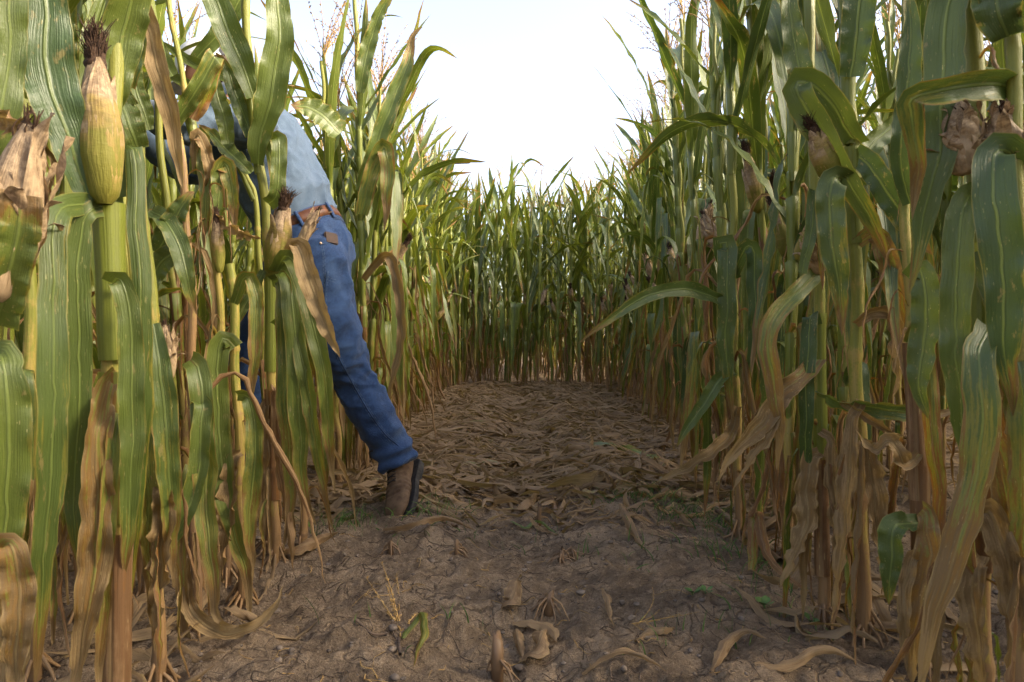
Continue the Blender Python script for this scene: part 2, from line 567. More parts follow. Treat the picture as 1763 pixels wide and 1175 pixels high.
M_EYE = plain_material('eye_white', (0.7, 0.7, 0.7), (0.75, 0.75, 0.75), 20, 0.2)
M_METAL = plain_material('copper_rivet', (0.45, 0.30, 0.18), (0.6, 0.42, 0.28), 50, 0.35)
M_WOOD = plain_material('weathered_wood', (0.08, 0.045, 0.022), (0.15, 0.09, 0.045), 20, 0.8, 0.4, 0.003, (1, 8, 8))

# ------------------------------------------------------------------ ground
def axis(lo, hi, step, far_lo, far_hi, g=1.22):
    a = list(np.arange(lo, hi + 1e-6, step))
    s = step
    x = hi
    while x < far_hi:
        s *= g
        x += s
        a.append(x)
    s = step
    x = lo
    while x > far_lo:
        s *= g
        x -= s
        a.insert(0, x)
    return np.array(a)


gx = axis(-1.2, 1.5, 0.0085, -900, 900)
gy = np.concatenate([axis(1.0, 3.2, 0.008, -60, 3.2), axis(3.23, 9.0, 0.03, 3.23, 1500)])
GX, GY = np.meshgrid(gx, gy)
GZ = ground_z(GX, GY)
gV = np.stack([GX, GY, GZ], -1).reshape(-1, 3)
gro = link('ground', mk_mesh('ground', gV, grid_faces(len(gy), len(gx)), mats=[M_SOIL]))
tag(gro, 'bare brown lumpy soil of the maze path', None, kind='structure')

# ------------------------------------------------------------------ leaf library
def width_profile(s, base=0.55):
    up = base + (1 - base) * np.clip(s / 0.28, 0, 1) ** 0.8
    t = np.clip((s - 0.42) / 0.58, 0, 1)
    return up * (1 - t ** 1.9) ** 0.9 + 0.012


def ribbon(P, W, side, fold, ruf, freq, rg, nU):
    T = nrm(np.gradient(P, axis=0))
    side = nrm(side - T * (side * T).sum(-1, keepdims=True))
    N = np.cross(T, side)
    n = len(P)
    s = np.linspace(0, 1, n)
    us = np.linspace(-1, 1, nU + 1)
    ph = rg.random(2) * 6.28
    V = np.zeros((n, nU + 1, 3))
    sn = np.stack([s * 9 + ph[0] * 9, s * 0 + .5, s * 0 + ph[1] * 9], -1)
    wl = [1 - .16 * np.clip(vnoise(sn + q * 20) - .15, 0, 1) - .22 * np.clip(vnoise(sn * 2.3 + q * 20) - .55, 0, 1) / .45 for q in (0, 1)]
    for j, u in enumerate(us):
        au = abs(u)
        u = u * (wl[0] if u < 0 else wl[1])
        side_ph = ph[0] if us[j] < 0 else ph[1]
        wav = ruf * W * au ** 2.2 * (np.sin(2 * np.pi * freq * s + side_ph) + 0.5 * np.sin(2 * np.pi * freq * 2.3 * s + side_ph * 2))
        V[:, j] = P + side * (u * W * np.cos(fold * au))[:, None] + N * ((au * W * np.sin(fold)) + wav)[:, None]
    return V, us, s


def rot_about(v, k, ang):
    c, s = np.cos(ang)[:, None], np.sin(ang)[:, None]
    return v * c + np.cross(k, v) * s + k * (k * v).sum(-1, keepdims=True) * (1 - c)


def leaf_arrays(kind, rg, hi=True):
    nS, nU = (26, 6) if hi else (9, 2)
    s = np.linspace(0, 1, nS)
    L = rg.uniform(0.70, 0.95)
    W = rg.uniform(0.020, 0.032)
    if kind == 'up':
        th = R(rg.uniform(12, 36)) + R(rg.uniform(-6, 22)) * s ** 2
        if rg.random() < 0.3:
            k = rg.uniform(.7, .9)
            th = th + R(rg.uniform(50, 120)) / (1 + np.exp(-(s - k) * 28))
        L *= 0.85
        tw = R(rg.uniform(-70, 70)) * s ** 1.5
        age = (rg.uniform(0.0, 0.16), rg.uniform(0.05, 0.34))
    elif kind == 'arch':
        k = rg.uniform(.3, .6)
        th = R(rg.uniform(12, 30)) + R(rg.uniform(55, 115)) * np.clip((s - .1) / (k + .25), 0, 1) ** 1.5
        tw = R(rg.uniform(-60, 60)) * s
        age = (rg.uniform(0.0, 0.2), rg.uniform(0.08, 0.38))
    elif kind == 'brk':
        k = rg.uniform(.12, .42)
        a0 = rg.uniform(12, 30)
        th = R(a0) + R(rg.uniform(162, 180) - a0) / (1 + np.exp(-(s - k) * 45))
        tw = R(rg.uniform(-50, 50)) * np.clip(s - k, 0, 1) * 1.6
        age = (rg.uniform(0.02, 0.22), rg.uniform(0.12, 0.46))
    elif kind == 'hang':
        k = rg.uniform(.05, .12)
        a0 = rg.uniform(20, 50)
        th = R(a0) + R(rg.uniform(168, 184) - a0) / (1 + np.exp(-(s - k) * 60)) + 0.06 * np.sin(s * rg.uniform(3, 7) + rg.random() * 6)
        tw = R(rg.uniform(-110, 110)) * s
        age = (rg.uniform(0.05, 0.35), rg.uniform(0.25, 0.75))
        L *= 0.92
    elif kind == 'shred':
        k = rg.uniform(.04, .3)
        a0 = rg.uniform(20, 70)
        th = R(a0) + R(rg.uniform(150, 185) - a0) / (1 + np.exp(-(s - k) * 40)) + rg.uniform(.1, .4) * np.sin(s * rg.uniform(5, 13) + rg.random() * 6)
        tw = R(rg.uniform(-500, 500)) * s
        age = (rg.uniform(0.55, 0.95), rg.uniform(0.7, 1.0))
        W *= rg.uniform(.18, .42)
        L *= rg.uniform(.35, .8)
    else:  # dry
        k = rg.uniform(.04, .15)
        a0 = rg.uniform(20, 55)
        th = R(a0) + R(rg.uniform(160, 184) - a0) / (1 + np.exp(-(s - k) * 55)) + rg.uniform(.08, .3) * np.sin(s * rg.uniform(5, 12) + rg.random() * 6)
        tw = R(rg.uniform(-260, 260)) * s
        age = (rg.uniform(0.52, 0.88), rg.uniform(0.62, 0.98))
        W *= rg.uniform(0.6, 0.95)
    lat = np.cumsum(0.22 * vnoise(np.stack([s * 3 + rg.random() * 50, s * 0 + rg.random() * 50, s * 0], -1))) / nS * 0.8
    d = L / (nS - 1)
    x = 0.014 + np.concatenate([[0], np.cumsum(np.sin(th[:-1]) * d)])
    z = np.concatenate([[0], np.cumsum(np.cos(th[:-1]) * d)])
    P = np.stack([x, lat * L * s, z], -1)
    T = nrm(np.gradient(P, axis=0))
    side = rot_about(np.tile([0., 1., 0.], (nS, 1)), T, tw)
    dry = kind in ('dry', 'shred')
    fold = np.where(s < .12, 0.95 - s * 3.5, rg.uniform(.15, .5)) if not dry else np.linspace(1.0, rg.uniform(0.5, 1.35), nS)
    if kind in ('brk', 'hang'):
        fold = fold * np.where(np.abs(s - k) < .07, .25, 1)
    V, us, ss = ribbon(P, W * width_profile(s), side, fold, (0.34 if dry else 0.20), rg.uniform(3, 7) * (1.6 if dry else 1), rg, nU)
    if dry:
        V = V + 0.006 * np.stack([vnoise(V * 28 + 3), vnoise(V * 28 + 13), vnoise(V * 28 + 23)], -1) * ss[:, None, None] ** .5
    ag = age[0] + (age[1] - age[0]) * ss
    lp = np.stack([np.broadcast_to(us * .5 + .5, V.shape[:2]), np.broadcast_to(ss[:, None], V.shape[:2]), np.broadcast_to(ag[:, None], V.shape[:2])], -1)
    # sheath round the stalk under the collar
    hs = rg.uniform(.11, .17)
    nz = 4 if hi else 2
    zz = np.linspace(-hs, -0.004, nz)
    phi = us * R(158)
    rs = 0.0165
    SV = np.stack([np.broadcast_to(rs * np.cos(phi), (nz, len(us))), np.broadcast_to(rs * np.sin(phi), (nz, len(us))), np.broadcast_to(zz[:, None], (nz, len(us)))], -1).copy()
    SV[:, :, :2] *= 1.0 - 0.22 * (zz / -hs)[:, None, None]
    slp = np.stack([np.broadcast_to(us * .5 + .5, (nz, len(us))), np.broadcast_to((-0.25 + 0.22 * (zz + hs) / hs)[:, None], (nz, len(us))),
                    np.full((nz, len(us)), age[0] * .8)], -1)
    V = np.concatenate([SV, V], 0)
    lp = np.concatenate([slp, lp], 0)
    nr = V.shape[0]
    return V.reshape(-1, 3), grid_faces(nr, nU + 1), lp.reshape(-1, 3), L


LIB, LIBLO = {}, {}
lrg = np.random.default_rng(21)
for kind, n in (('up', 16), ('arch', 12), ('brk', 14), ('hang', 16), ('dry', 18), ('shred', 14)):
    LIB[kind], LIBLO[kind] = [], []
    for k in range(n):
        V, F, lp, L = leaf_arrays(kind, lrg)
        LIB[kind].append((mk_mesh('leaf_' + kind, V, F, lp, mats=[M_LEAF]), L))
    for k in range(8):
        LIBLO[kind].append(leaf_arrays(kind, lrg, False))


def tube(P, rad, nc=10, cap=True):
    P = np.asarray(P, float)
    T = nrm(np.gradient(P, axis=0))
    ref = np.array([0, 1., 0]) if abs(T[0][1]) < .8 else np.array([1., 0, 0])
    A = nrm(np.cross(T, ref))
    B = np.cross(T, A)
    a = np.linspace(0, 2 * np.pi, nc, endpoint=False)
    rad = np.broadcast_to(np.asarray(rad, float), (len(P),))
    V = P[:, None] + rad[:, None, None] * (A[:, None] * np.cos(a)[None, :, None] + B[:, None] * np.sin(a)[None, :, None])
    F = grid_faces(len(P), nc, True)
    V = V.reshape(-1, 3)
    if cap:
        n0 = len(V)
        V = np.vstack([V, P[0], P[-1]])
        j = np.arange(0, nc, 2)
        e = (len(P) - 1) * nc
        F = np.vstack([F, np.stack([np.full(len(j), n0), (j + 2) % nc, (j + 1) % nc, j], -1),
                       np.stack([np.full(len(j), n0 + 1), e + j, e + (j + 1) % nc, e + (j + 2) % nc], -1)])
    return V, F, a


def stalk_arrays(path, r0, r1, rg, nc=10, roots=True, age_shift=0.0, node_gap=0.155, zref=None):
    """path: fine points bottom to top"""
    n = len(path)
    seg = np.concatenate([[0], np.cumsum(np.linalg.norm(np.diff(path, axis=0), axis=1))])
    s = seg / seg[-1]
    rad = r0 + (r1 - r0) * s
    z = path[:, 2]
    age = np.interp(z, [0, .15, .4, .7, 1.1, 2.0], [.95, .72, .55, .38, .26, .2]) + age_shift
    zz = z if zref is None else z - zref
    ph = np.abs(((zz / node_gap) % 1.0) - 0.5) * 2
    node = np.clip((ph - 0.90) / 0.10, 0, 1)
    rad = rad * (1 + 0.22 * node)
    age = age + 0.22 * node
    V, F, a = tube(path, rad, nc, cap=False)
    lp = np.stack([np.tile(np.arange(nc) / nc, n), np.repeat(z, nc), np.repeat(age, nc)], -1)
    if roots:
        acc_V, acc_F, acc_L = [V], [F], [lp]
        nb = len(V)
        for k in range(9):
            an = k / 9 * 6.283 + rg.random() * .5
            h = rg.uniform(.02, .07)
            out = rg.uniform(.04, .075)
            p0 = path[0] + np.array([math.cos(an) * r0 * .8, math.sin(an) * r0 * .8, h])
            p2 = path[0] + np.array([math.cos(an) * out, math.sin(an) * out, -.03])
            RV, RF, _ = tube(np.array([p0, p0 * .45 + p2 * .55 + np.array([0, 0, .012]), p2]), [.004, .0035, .002], 5, cap=False)
            acc_V.append(RV)
            acc_F.append(RF + nb)
            acc_L.append(np.tile([.5, 0.0, .92], (len(RV), 1)))
            nb += len(RV)
        V, F, lp = np.vstack(acc_V), np.vstack(acc_F), np.vstack(acc_L)
    return V, F, lp


STALKS = []
STALK_H = 2.25
for k in range(8):
    n = 64
    z = np.linspace(-.02, STALK_H, n)
    zig = 0.006 * np.sin(z / 0.155 * np.pi + k) + 0.02 * np.sin(z * 1.3 + k * 2) * (z / 2)
    ang = k * 1.1
    path = np.stack([zig * math.cos(ang) , zig * math.sin(ang), z], -1)
    V, F, lp = stalk_arrays(path, lrg.uniform(.0125, .0155), 0.0075, lrg, 9)
    STALKS.append(mk_mesh('stalk', V, F, lp, mats=[M_STALK]))


def ear_arrays(style, rg, hi=True):
    """unit ear along +Z, length 1 (husk), radius .13; husk (V,F,lp), silk (V,F)"""
    acc = Acc()
    nz, nc = (22, 28) if hi else (7, 7)
    t = np.linspace(0, 1, nz)
    prof = 0.125 * np.clip(np.sin(np.pi * np.clip(t * .86 + .10, 0, 1)) ** .62, .02, 1) * (1 - .35 * t ** 2.5)
    prof[0] = .035
    a = np.linspace(0, 2 * np.pi, nc, endpoint=False)
    tt, aa = np.meshgrid(t, a, indexing='ij')
    a0 = rg.random() * 6.28
    rid = 1 + .05 * np.sin(aa * 3 + a0 + tt * 1.5) + .025 * np.sin(aa * 11 + tt * 3) + .02 * np.sin(aa * 17)
    rr = prof[:, None] * rid
    bend = 0.05 * tt ** 2
    V = np.stack([rr * np.cos(aa) + bend, rr * np.sin(aa), tt], -1).reshape(-1, 3)
    if style == 'green':
        ag = 0.04 + 0.78 * tt ** 1.15 + .26 * np.cos(aa - 1.0)
    elif style == 'mid':
        ag = 0.16 + 0.66 * tt + .24 * np.cos(aa - 2.0)
    else:
        ag = 0.75 + .2 * tt
    lp = np.stack([aa / 6.283, tt, ag], -1).reshape(-1, 3)
    acc.add(V, grid_faces(nz, nc, True), lp)
    if hi:
        # overlapping husk leaves hugging the ear, tips free
        nh = 6 if style != 'open' else 30
        for h in range(nh):
            an = h / nh * 6.283 + rg.uniform(-.3, .3)
            m = 16 if style != 'open' else 26
            s = np.linspace(0, 1, m)
            top = rg.uniform(.72, 1.02) if style != 'open' else rg.uniform(.62, 1.18)
            zz = s * top
            base_r = np.interp(np.clip(zz, 0, 1), t, prof) + .006 + .003 * h / nh
            if style == 'open':
                k0 = rg.uniform(.25, .6)
                fl = np.clip((s - k0) / (1 - k0), 0, 1) ** 1.7 * rg.uniform(.0, .13) * (2.2 if h % 6 == 0 else 1)
                base_r = base_r + fl
                zz = zz - np.clip(s - k0 - .15, 0, 1) ** 2 * rg.uniform(0, 1.6)
            else:
                base_r = base_r + np.clip((s - .8) / .2, 0, 1) ** 2 * rg.uniform(0.0, .06)
            P = np.stack([base_r * math.cos(an) + .05 * s ** 2, base_r * math.sin(an), zz], -1)
            hw = np.interp(s, [0, .3, .7, .9, 1], [.05, .12, .10, .05, .006]) * (1.0 if style != 'open' else rg.uniform(.16, .5))
            nU = 6
            us = np.linspace(-1, 1, nU + 1)
            RV = np.zeros((m, nU + 1, 3))
            for j, u in enumerate(us):
                th = an + u * hw / np.maximum(base_r, .05)
                wob = .010 * np.sin(s * (14 if style != 'open' else 19) + u * 1.5 + h * 1.7) * s * (2.0 if style == 'open' else 1)
                RV[:, j] = np.stack([(base_r + wob) * np.cos(th) + .05 * s ** 2, (base_r + wob) * np.sin(th), zz + 0 * s], -1)
            agh = (0.14 + .65 * s if style == 'green' else .22 + .6 * s if style == 'mid' else .8 + 0 * s) + rg.uniform(-.16, .14)
            L2 = np.stack([np.broadcast_to(us * .05 + an / 6.28, RV.shape[:2]), np.broadcast_to(s[:, None], RV.shape[:2]), np.broadcast_to(agh[:, None], RV.shape[:2])], -1)
            acc.add(RV.reshape(-1, 3), grid_faces(m, nU + 1), L2.reshape(-1, 3), rg.random())
    # silk
    sk = Acc()
    if hi:
        bV, bF, _ = tube(catmull([[.05, 0, .84], [.05, 0, .93], [.055, .01, 1.02], [.06, .015, 1.10]], 12), np.array([.05, .056, .058, .057, .055, .053, .05, .046, .04, .034, .024, .012]) * (1.0 if style != 'open' else .35), 12, cap=False)
        bV = bV + .016 * np.stack([vnoise(bV * 40), vnoise(bV * 40 + 7), vnoise(bV * 25 + 19)], -1)
        sk.add(bV, bF)
    ns = (190 if style != 'open' else 26) if hi else 4
    for k in range(ns):
        an = rg.random() * 6.28
        r0 = rg.random() * .046
        ln = rg.uniform(.10, .20) if style != 'open' else rg.uniform(.06, .14)
        p0 = np.array([.05 + r0 * math.cos(an), r0 * math.sin(an), rg.uniform(.86, 1.02)])
        dr = np.array([math.cos(an) * .2 * r0 / .055 + rg.uniform(-.14, .14), math.sin(an) * .2 * r0 / .055 + rg.uniform(-.14, .14), 1.0])
        p1 = p0 + dr * ln * .6
        p2 = p1 + (dr * .7 + rg.uniform(-.55, .55, 3)) * ln * .5
        TV, TF, _ = tube(catmull([p0, p1, p2], 5), np.array([.005, .005, .0045, .0035, .002]), 4, cap=False)
        sk.add(TV, TF)
    return acc, sk


EARS = {}
for st, n in (('green', 4), ('mid', 4), ('open', 5)):
    EARS[st] = []
    for k in range(n):
        a_, s_ = ear_arrays(st, lrg)
        EARS[st].append((a_.mesh('husk', [M_HUSK]), s_.mesh('silk', [M_SILK])))
EAR_LO = [ear_arrays(st, lrg, False)[0] for st in ('green', 'mid', 'open', 'mid')]


def tassel_arrays(rg, hi=True):
    acc = Acc()
    nb = rg.integers(6, 11) if hi else 4
    for k in range(nb + 1):
        main = k == 0
        L = rg.uniform(.32, .44) if main else rg.uniform(.18, .32)
        z0 = 0 if main else rg.uniform(.0, .10)
        an = rg.random() * 6.28
        tilt = rg.uniform(0, .12) if main else rg.uniform(.25, .75)
        m = 12 if hi else 4
        s = np.linspace(0, 1, m)
        th = tilt + (rg.uniform(0, .25) if main else rg.uniform(-.2, 1.3)) * s ** 2
        r = np.concatenate([[0], np.cumsum(np.sin(th[:-1]) * L / (m - 1))])
        z = z0 + np.concatenate([[0], np.cumsum(np.cos(th[:-1]) * L / (m - 1))])
        P = np.stack([r * math.cos(an), r * math.sin(an), z], -1)
        V, F, _ = tube(P, np.linspace(.0022, .0009, m), 4, cap=False)
        acc.add(V, F)
        if hi:
            for i in range(2, m):
                for q in range(3):
                    f = rg.random()
                    p = P[i - 1] * (1 - f) + P[i] * f
                    d = nrm(P[i] - P[i - 1] + rg.normal(0, .55, 3) * np.linalg.norm(P[i] - P[i - 1]))
                    ll = rg.uniform(.009, .014)
                    sd_ = nrm(np.cross(d, rg.normal(0, 1, 3))) * .0030
                    acc.add(np.array([p, p + d * ll * .5 + sd_, p + d * ll, p + d * ll * .5 - sd_]), np.array([[0, 1, 2, 3]]))
    return acc


TASSELS = [tassel_arrays(lrg).mesh('tassel', [M_TASSEL]) for k in range(8)]
TASSEL_LO = [tassel_arrays(lrg, False) for k in range(3)]

# ------------------------------------------------------------------ plant builders
def pick_kind(z, rg):
    q = rg.random()
    if z < .42:
        return 'dry' if q < .85 else 'hang'
    if z < .75:
        return 'dry' if q < .38 else 'hang' if q < .9 else 'brk'
    if z < 1.15:
        return 'dry' if q < .10 else 'hang' if q < .48 else 'brk' if q < .82 else 'arch'
    if z < 1.6:
        return 'hang' if q < .08 else 'brk' if q < .24 else 'arch' if q < .42 else 'up'
    return 'brk' if q < .04 else 'arch' if q < .12 else 'up'


def plan_leaves(h, rg):
    """list of (z, azimuth, kind, scale)"""
    out = []
    n = int(rg.integers(14, 18))
    az = rg.random() * 6.283
    for i, z in enumerate(np.linspace(rg.uniform(.14, .22), h - .22, n)):
        z = z + rg.uniform(-.02, .02)
        kind = pick_kind(z, rg)
        sc = rg.uniform(.85, 1.15)
        if z > h - .45:
            sc *= .55 + .45 * (h - z) / .45
        if kind in ('hang', 'dry'):
            sc = min(sc, (z + .06) / .72)
        out.append((z, az + math.pi * i + rg.normal(0, .45), kind, sc))
    return out


def add_leaf(root, z, az, kind, sc, hue, rg, lib=None):
    me, L = LIB[kind][int(rg.integers(len(LIB[kind])))]
    o = link('leaf', me, root, (0, 0, z), (0, 0, az), sc)
    o.color = (hue, 0, 0, 1)
    return o


def add_ear(root, z, az, style, rg, tilt=None, L=None):
    hm, sm = EARS[style][int(rg.integers(len(EARS[style])))]
    L = L or rg.uniform(.19, .25)
    tl = R(rg.uniform(10, 32)) if tilt is None else tilt
    e = link('ear', hm, root, (.016 * math.cos(az), .016 * math.sin(az), z), (0, tl, az), (L * 1.05, L * 1.05, L))
    link('silk', sm, e)
    return e


def make_plant(x, y, rg, label, group, hue, h=None, ear=True, lo=0, hi=9, lean=None, tassel=True, ear_style=None, shreds=0, big=1.0):
    h = h or rg.uniform(1.9, 2.2)
    root = bpy.data.objects.new('maize_plant', None)
    COL.objects.link(root)
    root.empty_display_size = .1
    root.location = (x, y, gz(x, y) - .005)
    lx, ly = lean if lean is not None else (rg.normal(0, .03), rg.normal(0, .03))
    root.rotation_euler = (lx, ly, 0)
    tag(root, label, 'maize plant', group)
    link('stalk', STALKS[int(rg.integers(len(STALKS)))], root, rot=(0, 0, rg.random() * 6), scale=(1, 1, h / STALK_H))
    for z, az, kind, sc in plan_leaves(h, rg):
        if lo <= z <= hi:
            add_leaf(root, z, az, kind, sc * (big if z > .6 else 1), hue, rg)
    for k in range(shreds):
        add_leaf(root, rg.uniform(.25, 1.15), rg.random() * 6.28, 'shred', rg.uniform(.7, 1.1), hue, rg)
    if tassel:
        link('tassel', TASSELS[int(rg.integers(8))], root, (0, 0, h - .01), (rg.normal(0, .08), rg.normal(0, .08), rg.random() * 6), rg.uniform(.85, 1.1))
    if ear:
        st = ear_style or ('green' if rg.random() < .3 else 'mid' if rg.random() < .55 else 'open')
        add_ear(root, rg.uniform(.78, 1.08), rg.random() * 6.28, st, rg)
    return root


# ------------------------------------------------------------------ nearest plants, modelled one by one
hrg = np.random.default_rng(99)


def hroot(px, Y, label, group=None):
    x = (px - 881.5) / FPX * Y
    root = bpy.data.objects.new('maize_plant', None)
    COL.objects.link(root)
    root.empty_display_size = .1
    root.location = (x, Y, gz(x, Y) - .005)
    return tag(root, label, 'maize plant', group)


def world_pts(pts):
    return np.array([tuple(at(*p)) for p in pts])


def hleaf(root, pts, wd, age=(0.1, 0.2), fold=0.3, twist=(0, 0), hue=.3, ruf=.20, freq=6, base=.6, tip=True, dry=None, n=40, label=None):
    """one blade along points given as (photo px, photo py, depth); wd = full width in metres"""
    P = catmull(world_pts(pts), n)
    T = nrm(np.gradient(P, axis=0))
    vd = nrm(P - np.array([0, 0, CAM_H]))
    side = nrm(np.cross(T, vd))
    for i in range(1, n):
        if (side[i] * side[i - 1]).sum() < 0:
            side[i] *= -1
    s = np.linspace(0, 1, n)
    tw = R(twist[0]) + (R(twist[1]) - R(twist[0])) * s
    side = rot_about(side, T, tw)
    W = wd * .5 * (width_profile(s, base) if tip else (base + (1 - base) * np.clip(s / .25, 0, 1)))
    isdry = max(age) > .6 and min(age) > .5 if dry is None else dry
    V, us, ss = ribbon(P, W, side, np.full(n, fold), ruf * (1.8 if isdry else 1), freq, hrg, 8)
    if isdry:
        V = V + 0.006 * np.stack([vnoise(V * 26 + 3), vnoise(V * 26 + 13), vnoise(V * 26 + 23)], -1)
    else:
        V = V + 0.0060 * np.stack([vnoise(V * 11 + 3), vnoise(V * 11 + 13), vnoise(V * 11 + 23)], -1) + 0.0016 * np.stack([vnoise(V * 42 + 3), vnoise(V * 42 + 13), vnoise(V * 42 + 23)], -1)
    ag = age[0] + (age[1] - age[0]) * ss + (.07 if max(age) < .6 else 0)
    lp = np.stack([np.broadcast_to(us * .5 + .5, V.shape[:2]), np.broadcast_to(np.maximum(ss, .03)[:, None], V.shape[:2]), np.broadcast_to(ag[:, None], V.shape[:2])], -1)
    V = V - np.array(root.location)
    o = link('leaf', mk_mesh('leaf', V.reshape(-1, 3), grid_faces(n, 9), lp.reshape(-1, 3), mats=[M_LEAF]), root)
    o.color = (hue, 0, 0, 1)
    if label:
        o['label'] = label
    return o


PATHS = {}


def on_stalk(root, z):
    """offset of the stalk from its foot at height z"""
    P = PATHS[root.name]
    if z > P[-1, 2]:
        d = (P[-1] - P[-8]) / max(P[-1, 2] - P[-8, 2], 1e-3)
        q = P[-1] + d * (z - P[-1, 2]) * .4
    else:
        q = np.array([np.interp(z, P[:, 2], P[:, k]) for k in (0, 1)])
    return q[0] - root.location.x, q[1] - root.location.y


def along(root, o, z, az):
    """sit a leaf on a leaning stalk: its sheath follows the stalk"""
    a, c = on_stalk(root, z - .14), on_stalk(root, z)
    t = Vector((c[0] - a[0], c[1] - a[1], .14)).normalized()
    o.rotation_euler = (t.to_track_quat('Z', 'Y').to_matrix() @ Vector((0, 0, 1)).to_track_quat('Z', 'Y').to_matrix().inverted() @ Matrix.Rotation(az, 3, 'Z')).to_euler()
    o.location = (*c, z)


def hstalk(root, pts, r0, r1, age_shift=0.0, roots=True, gap=.16):
    P = catmull(np.array([tuple(p) if isinstance(p, Vector) else tuple(at(*p)) for p in pts]), 90)
    P = P + 0.0035 * np.stack([np.sin(P[:, 2] / gap * np.pi), 0 * P[:, 2], 0 * P[:, 2]], -1)
    PATHS[root.name] = P
    rl = np.array(root.location)
    V, F, lp = stalk_arrays(P - rl, r0, r1, hrg, 14, roots, age_shift, gap, hrg.random())
    return link('stalk', mk_mesh('stalk', V, F, lp, mats=[M_STALK]), root)


def hsheath(root, p0, p1, r, age=.1, hue=.3, spin=0.0):
    """a leaf sheath wrapped round the stalk between two points"""
    A, B = np.array(tuple(at(*p0))), np.array(tuple(at(*p1)))
    n = 12
    s = np.linspace(0, 1, n)
    P = A + (B - A) * s[:, None]
    T = nrm(B - A)
    X = nrm(np.cross(T, [0, 1., 0]))
    Y = np.cross(T, X)
    us = np.linspace(-1, 1, 13)
    ph = us * R(165) + spin
    rr = r * (1 + .12 * np.clip((s - .8) / .2, 0, 1) + .03 * np.sin(s * 9))
    V = P[:, None] + rr[:, None, None] * (X * np.cos(ph)[:, None] + Y * np.sin(ph)[:, None])[None]
    lp = np.stack([np.broadcast_to(us * .5 + .5, V.shape[:2]), np.broadcast_to((-.25 + .2 * s)[:, None], V.shape[:2]), np.full(V.shape[:2], age)], -1)
    o = link('sheath', mk_mesh('sheath', (V - np.array(root.location)).reshape(-1, 3), grid_faces(n, 13), lp.reshape(-1, 3), mats=[M_LEAF]), root)
    o.color = (hue, 0, 0, 1)
    return o


def hear(root, pb, pt, rad, style, k=0, spin=0.0, label=None):
    A, B = at(*pb), at(*pt)
    d = B - A
    L = d.length
    q = d.to_track_quat('Z', 'Y')
    hm, sm = EARS[style][k % len(EARS[style])]
    e = link('ear', hm, root)
    e.matrix_local = Matrix.Translation(A - root.location) @ q.to_matrix().to_4x4() @ Matrix.Rotation(spin, 4, 'Z') @ Matrix.Diagonal((rad / .125, rad / .125, L, 1))
    if label:
        e['label'] = label
    s = link('silk', sm, e)
    return e


def top_leaves(root, x, y, h, lo, hue, n=None, tassel=True):
    """the ordinary upper leaves of a near plant, above the part modelled leaf by leaf (x, y: stalk axis up there)"""
    h = min(h, PATHS[root.name][-1, 2] + .05) if lo < PATHS[root.name][-1, 2] - .2 else h
    for z, az, kind, sc in plan_leaves(h, hrg):
        if z >= lo:
            o = add_leaf(root, z, az, 'up' if kind in ('hang', 'dry', 'brk') or z < lo + .3 else kind, sc, hue, hrg)
            along(root, o, z, az)
    if tassel:
        link('tassel', TASSELS[int(hrg.integers(8))], root, (*on_stalk(root, h), h - .01), (0, 0, hrg.random() * 6))


def low_leaves(root, hi, n, hue, dx=0.0, lo=.12):
    for k in range(n):
        z = hrg.uniform(lo, hi)
        kind = 'dry' if hrg.random() < .7 else 'hang'
        az = hrg.random() * 6.28
        along(root, add_leaf(root, z, az, kind, min(1.05, (z + .05) / .72), hue, hrg), z, az)
    for k in range(n if n > 3 else 0):
        z, az = hrg.uniform(.25, 1.05), hrg.random() * 6.28
        along(root, add_leaf(root, z, az, 'shred', hrg.uniform(.3, .55), hue, hrg), z, az)


def axis_x(px, Y):
    return (px - 881.5) / FPX * Y


# ---- plant with the big ear, left
Y = 1.0
r = hroot(190, Y, 'thick near stalk at left carrying a fat yellow green ear with dark brown silk')
hstalk(r, [(198, 1345, Y), (200, 900, Y), (192, 560, Y), (182, 340, Y), (196, 100, Y + .03), (205, -300, Y + .03), (205, -900, Y + .03)], .015, .0095)
hsheath(r, (197, 620, Y), (186, 352, Y), .0205, .12, .1, 2.5)
hsheath(r, (202, 900, Y), (198, 640, Y), .0195, .42, .1, .6)
hsheath(r, (201, 1180, Y), (203, 915, Y), .019, .8, .1, 1.6)
hear(r, (180, 352, .965), (171, 82, .955), .0275, 'mid', 1, 2.6, 'fat yellow green ear, tan at the top, with a dark brown silk tuft')
hleaf(r, [(152, 345, .95), (112, 225, .93), (85, 90, .92), (64, -60, .92), (30, -220, .95)], .062, (.0, .05), .18, (12, -10), .95, base=.42)  # darker green hue puts this blade's shade into its colour
hleaf(r, [(178, 352, .98), (130, 348, .93), (98, 362, .875), (91, 440, .86), (92, 620, .85), (88, 820, .86), (72, 1010, .88), (55, 1200, .9)], .034, (.10, .22), .12, (4, -14), .25, base=.9, ruf=.15)
hleaf(r, [(184, 356, .985), (155, 362, .95), (139, 400, .945), (136, 560, .95), (132, 740, .96), (128, 900, .97), (146, 1030, .985)], .031, (.06, .15), .16, (-8, 12), .6, base=.9, ruf=.16)  # shade on the rear blade painted in as a darker hue
hleaf(r, [(215, 352, 1.04), (150, 352, 1.0), (95, 360, .97), (55, 355, .96), (10, 372, .95)], .035, (.2, .3), .5, (40, 30), .3)
hleaf(r, [(206, 340, 1.03), (206, 262, 1.03), (226, 250, 1.03), (238, 330, 1.03), (240, 500, 1.02), (238, 690, 1.02), (226, 900, 1.03), (208, 1120, 1.04), (204, 1260, 1.04)], .031, (.08, .34), .22, (-6, 10), .55, base=.8, ruf=.17)
